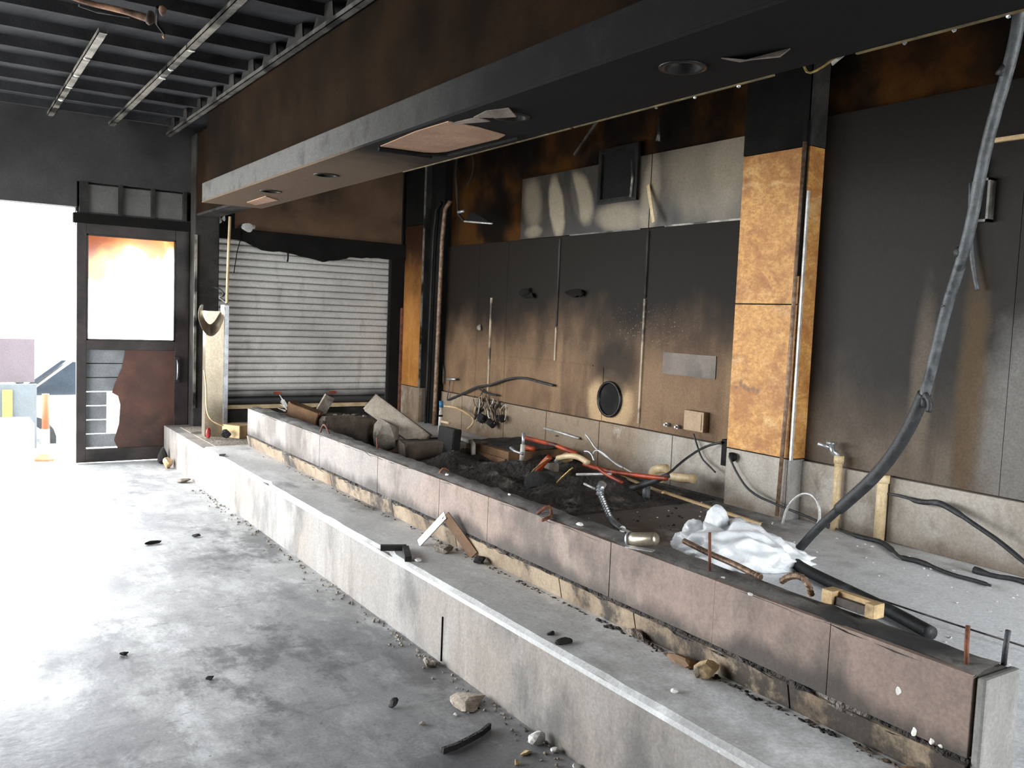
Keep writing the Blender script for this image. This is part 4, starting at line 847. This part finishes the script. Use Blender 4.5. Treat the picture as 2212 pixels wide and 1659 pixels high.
# ------------------------------------------------------------------ plinth-top items
bi = empty('angle_iron', at(960, 1190, 'Z', ZS), 'bent pale angle iron standing like a roof on the plinth', 'angle iron')
f1, ap, f2 = at(905, 1174, 'Z', ZS+.006), at(962, 1113, 'X', 2.02), at(1024, 1200, 'Z', ZS+.01)
MB().beam(f1, ap, .045, .006, (0, -.6, 1)).build('pale_leg', 'flat_steel', bi)
MB().beam(ap, f2, .045, .008, (0, 1, .6)).build('dark_leg', 'brown_board', bi)
for i, (q, r, mt, lb) in enumerate((((955, 1192), (.07, .05, .025), 'rubble', 'crumbled mortar lump under the bent angle iron'), ((1050, 1215), (.05, .05, .018), 'soot_grey', 'dark mortar crumb right of the bent angle iron'), ((902, 1212), (.02, .035, .008), 'white_chip', 'small white chip on plinth edge left of angle iron'), ((1573, 1450), (.05, .04, .035), 'pale_wood', 'frayed wood splinter lump in the groove at foot of kerb'), ((1540, 1418), (.04, .07, .02), 'brown_board', 'brown wood scrap in the groove below kerb'), ((2085, 1640), (.07, .04, .02), 'brown_board', 'brown scrap in groove at right end of kerb'), ((1430, 1370), (.03, .06, .02), 'rubble', 'mortar crumb in the groove halfway along kerb'), ((530, 945), (.05, .05, .04), 'char', 'dark lump at far end of kerb foot'), ((480, 985), (.03, .05, .012), 'soot_grey', 'dark flake on far end of the plinth'), ((1225, 1390), (.05, .03, .012), 'soot_grey', 'dark crust flake near plinth front edge'), ((1190, 1370), (.03, .02, .01), 'soot_grey', 'small dark crust flake on middle of plinth'), ((1455, 1495), (.012, .016, .008), 'white_chip', 'tiny white chip on near part of plinth'))):
    p = at(*q, 'Z', ZS); tag(MB().rock((min(p.x, XK-r[0]+.01), p.y, ZS-.002), r, 120+i, 2, .4).build('debris_piece', mt), lb, 'debris')
la = empty('edge_chip', at(850, 1195, 'Z', ZS), 'dark L shaped missing chip at front edge of the plinth', 'bracket')
MB().beam(at(822, 1183, 'Z', ZS+.012), at(878, 1183, 'Z', ZS+.012), .03, .024).build('long_arm', 'soot_grey', la)  # added solid bars stand in for the dark inside of a missing chip
MB().beam(at(876, 1184, 'Z', ZS+.012), at(882, 1208, 'Z', ZS+.012), .03, .024).build('short_arm', 'soot_grey', la)
# splintered wood tails in groove
cm = MB(); rnd = random.Random(8)
for i in range(420):
    y = rnd.triangular(1.15, 6.8, 1.4); r = rnd.uniform(.002, .010)*(1.2 if y < 2.5 else .8)
    cm.rock((XK-.01-abs(rnd.gauss(0, .012)), y, ZS-.003), (r, r*rnd.uniform(.8, 2.2), r*.7), 500+i, 1, .4)
tag(cm.build('groove_grit', 'block_dark'), 'dark grit gathered along the foot of kerb', 'grit', None, 'stuff')
# ------------------------------------------------------------------ floor debris
for i, (q, r, mt, lb) in enumerate((((1020, 1518), (.085, .095, .014), 'slab_stone', 'flat pale stone on floor beside the plinth'), ((930, 1440), (.035, .05, .02), 'rubble', 'small stone at the plinth foot beyond flat stone'), ((1158, 1606), (.036, .03, .028), 'white_chip', 'white plaster lump at near foot of plinth'), ((1207, 1624), (.018, .016, .012), 'white_chip', 'small white chip right of the white plaster lump'), ((1255, 1655), (.014, .014, .01), 'white_chip', 'tiny white chip at the bottom foot of plinth'), ((1137, 1629), (.03, .012, .01), 'pale_wood', 'flat tan wood sliver below the white plaster lump'), ((1118, 1652), (.022, .012, .01), 'pale_wood', 'yellow tan wood sliver at bottom edge of photo'), ((850, 1530), (.025, .02, .022), 'char', 'black cinder on floor left of the flat stone'), ((912, 1567), (.012, .02, .01), 'rubble', 'small grey crumb on floor left of curved strip'), ((984, 1546), (.011, .011, .006), 'white_chip', 'white speck on floor just below flat stone'), ((330, 1175), (.06, .03, .012), 'soot_grey', 'dark flake in the bright floor left'), ((425, 1160), (.03, .02, .012), 'soot_grey', 'small dark flake on bright floor near the plinth'), ((268, 1415), (.03, .02, .008), 'soot_grey', 'small dark flake on floor at left middle'), ((455, 1468), (.02, .014, .01), 'soot_grey', 'small dark crumb on floor at centre left'))):
    p = at(*q, 'Z', 0); tag(MB().rock((min(p.x, XP-r[0]-.008), p.y, 0), r, 200+i, 2, .4).build('floor_debris', mt), lb, 'debris')
p = [at(q[0], q[1], 'Z', .012) for q in ((956, 1622), (985, 1612), (1015, 1597), (1040, 1583), (1058, 1568))]
mb = MB()
for a, b in zip(p, p[1:]): mb.beam(a, b, .012, .02)
tag(mb.build('curved_strip', 'char'), 'curved black burnt strip on floor below the flat stone', 'strip')
cm = MB()
for i in range(260):
    y = rnd.uniform(1.6, 7); r = rnd.uniform(.003, .011); cm.rock((XP-.012-abs(rnd.gauss(0, .05)), y, 0), (r, r*1.3, r*.7), 900+i, 1, .4)
tag(cm.build('floor_grit', 'rubble'), 'fine grit on floor along foot of plinth', 'grit', None, 'stuff')
# ------------------------------------------------------------------ far-left of kitchen wall
bt = empty('banded_pipe', at(952, 912, 'X', 3.9), 'white banded pipe with blue tip before corner', 'pipe')
q0 = at(951, 912, 'X', 3.9); T([(q0.x, q0.y, ZS), q0, at(953, 880, 'X', 3.9)], .018, 10).build('pipe', 'pvc_white', bt, True)
for a in (885, 898): T(pl([(952, a+2), (952, a-2)], 3.9), .0195, 10).build('band', 'black_plastic', bt, True)
T(pl([(953, 880), (953, 866)], 3.9), .019, 10).build('tip', 'blue_cap', bt, True)
T(pl([(951, 910), (970, 914)], 3.9), .014, 8).build('foot', 'pvc_cream', bt, True)
wire('wall_cable', [(967, 864), (1000, 850), (1030, 835), (1060, 832), (1095, 818), (1130, 815), (1160, 824), (1195, 833)], XW-.04, .010, 'rubber_black', 'long dark cable waving across the tan wall', 'cable')
wire('wall_cable', [(1032, 838), (1050, 850), (1073, 854)], XW-.05, .009, 'rubber_black', 'short black cable end under the waving cable', 'cable')
wire('copper_hose', [(960, 877), (985, 880), (1010, 893), (1024, 905), (1020, 918), (1010, 926)], 4.1, .010, 'pale_wood', 'tan hose curling beside the banded pipe', 'hose')
gs = empty('clear_bracket', at(970, 820, 'X', XW), 'small clear plate with clip on wall at the corner', 'bracket')
MB().prism([(0, 0), (.10, .0), (.10, .14), (.07, .19), (0, .22)], lambda u, v, t: (t, at(953, 828, 'X', XW).y-u, at(953, 828, 'X', XW).z+v), XW-.03, XW-.024).build('plate', 'clear_sheet', gs)
T(pl([(966, 819), (984, 819)], XW-.05), .012, 8).build('clip', 'galvanised', gs, True)
T(pl([(972, 822), (966, 862)], XW-.05), .006, 6).build('rod', 'channel_dark', gs, True)
mp = empty('melted_plastic', at(1060, 915, 'X', 4.15), 'melted crumpled plastic hanging in dark folds on wall', 'plastic')
rnd = random.Random(77)
for k in range(18):
    px0 = 1020+k*3.8+rnd.uniform(-5, 5); py = 845+abs(k-6)*3
    pts_ = [(px0+rnd.uniform(-4, 4), py+rnd.uniform(-8, 12)), (px0+rnd.uniform(-10, 14), 872+rnd.uniform(-10, 10)), (px0+rnd.uniform(-12, 16), 892+rnd.uniform(-8, 8)), (px0+rnd.uniform(-6, 14), 912+rnd.uniform(-4, 6))]
    T([at(a, b, 'X', XW-.03-rnd.uniform(0, .06)) for a, b in pts_], [rnd.uniform(.002, .005), rnd.uniform(.003, .013), rnd.uniform(.003, .014), .004], 6, 2).build('fold', ('box_cover', 'rubber_black', 'rusty_flex', 'soot_grey', 'pvc_white', 'box_cover')[k % 6], mp, True)
for q, r in (((1040, 905), .05), ((1082, 903), .04), ((1060, 915), .05)): MB().rock(at(*q, 'X', 4.16)-Vector((0, 0, .04)), (.05, r*1.2, r), q[0], 2, .35).build('charred_base', 'char', mp)
hg = empty('light_bracket', at(1030, 480, 'X', 3.9), 'dark hanging triangular frame with a bright steel bar', 'bracket')
T(pl([(1003, 478), (1063, 483)], 3.9), .008, 8).build('bar', 'flat_steel', hg, True)
MB().prism([(0, 0), (1, 0), (.25, 1)], lambda u, v, t: at(1003+u*60, 480-v*26+u*3, 'X', 3.9)+Vector((t, 0, 0)), 0, .01).build('plate', 'black_plastic', hg)
T(pl([(1003, 478), (990, 462), (985, 380), (988, 300), (991, 215)], 3.92), .012, 8).build('hanger_rod', 'soot_grey', hg, True)
T(pl([(990, 458), (1002, 456)], 3.9), .014, 8).build('joint', 'galvanised', hg, True)
wire('ceiling_wire', [(1018, 330), (1024, 350), (1020, 380), (1010, 400)], 4.0, .007, 'soot_grey', 'short dark wire dangling near the hanging frame', 'wire')
# black blotches mid wall, built as added lumps
for i, (q, lb) in enumerate((((1140, 632), 'left black blotch high on stained wall'), ((1245, 630), 'right black blotch high on stained wall'))):
    p = at(*q, 'X', XW); tag(MB().rock((XW-.01, p.y, p.z-.05), (.035, .17, .05), i+3, 2, .4).rock((XW-.03, p.y-.1, p.z-.05), (.02, .05, .035), i, 1, .4).build('wall_blotch', 'soot_black'), lb, 'bracket')
p = at(1038, 707, 'X', XW); tag(MB().rock((XW-.012, p.y, p.z-.03), (.02, .05, .035), 9, 2).build('wall_lump', 'rubble', None, True), 'small pale lump stuck on the far stained wall', 'lump')
# ------------------------------------------------------------------ outside
G = -.25
tag(B(-.6, .80, 9.75, 10.3, G, .22, .02).build('white_barrier', 'white_steel'), 'low white block standing outside the doorway', 'barrier')
ex = empty('site_hoarding', (.2, 11.2, G), 'grey mauve hoarding panel outside behind the white block', 'hoarding')
B(-1.2, .92, 11.2, 11.26, .5, .99, .006).build('upper_panel', 'ext_board', ex); B(-1.2, .94, 11.2, 11.26, G, .48, .006).build('lower_panel', 'ext_grey', ex)
B(.60, .70, 11.18, 11.2, .05, .42).build('yellow_post', 'ext_yellow', ex)
bo = empty('bollard', (.95, 10.35, G), 'orange and white bollard outside the doorway', 'bollard')
T([(.95, 10.35, G+.04), (.95, 10.35, .08)], .04, 12).build('lower_band', 'white_steel', bo, True); T([(.95, 10.35, .08), (.95, 10.35, .45)], .036, 12).build('upper_band', 'ext_orange', bo, True)
T([(.95, 10.35, G), (.95, 10.35, G+.02), (.95, 10.35, G+.06)], [.13, .12, .05], 14).build('base', 'ext_orange', bo)
car = empty('parked_car', (1.9, 12.5, -.55), 'white car parked outside, mostly hidden by the door', 'car')
body = [(1.02, .12), (1.0, .5), (1.12, .68), (1.55, .80), (2.1, 1.28), (2.6, 1.42), (3.6, 1.40), (4.3, .98), (4.75, .92), (4.85, .5), (4.8, .15)]
MB().prism([(u, v) for u, v in body], lambda u, v, t: (u-.75, t, v*.95-.5), 11.8, 13.4).build('body', 'car_paint', car)
MB().prism([(1.62, .84), (2.12, 1.26), (2.2, 1.26), (2.2, .84)], lambda u, v, t: (u-.75, t, v*.95-.5), 11.77, 11.80).build('side_window', 'car_glass', car)
MB().prism([(1.50, .80), (2.06, 1.27), (2.0, 1.27), (1.44, .80)], lambda u, v, t: (u-.75, t, v*.95-.49), 11.78, 13.3).build('windscreen', 'car_glass', car)
MB().rock((.80, 11.68, .42), (.06, .09, .07), 4, 2).build('mirror', 'car_glass', car, True)
for x in (.9, 3.25):
    T([(x, 11.78, -.25), (x, 11.98, -.25)], .3, 20).build('wheel', 'rubber_black', car)
    T([(x, 11.765, -.25), (x, 11.78, -.25)], .19, 20).build('hub_cap', 'galvanised', car.children[-1])
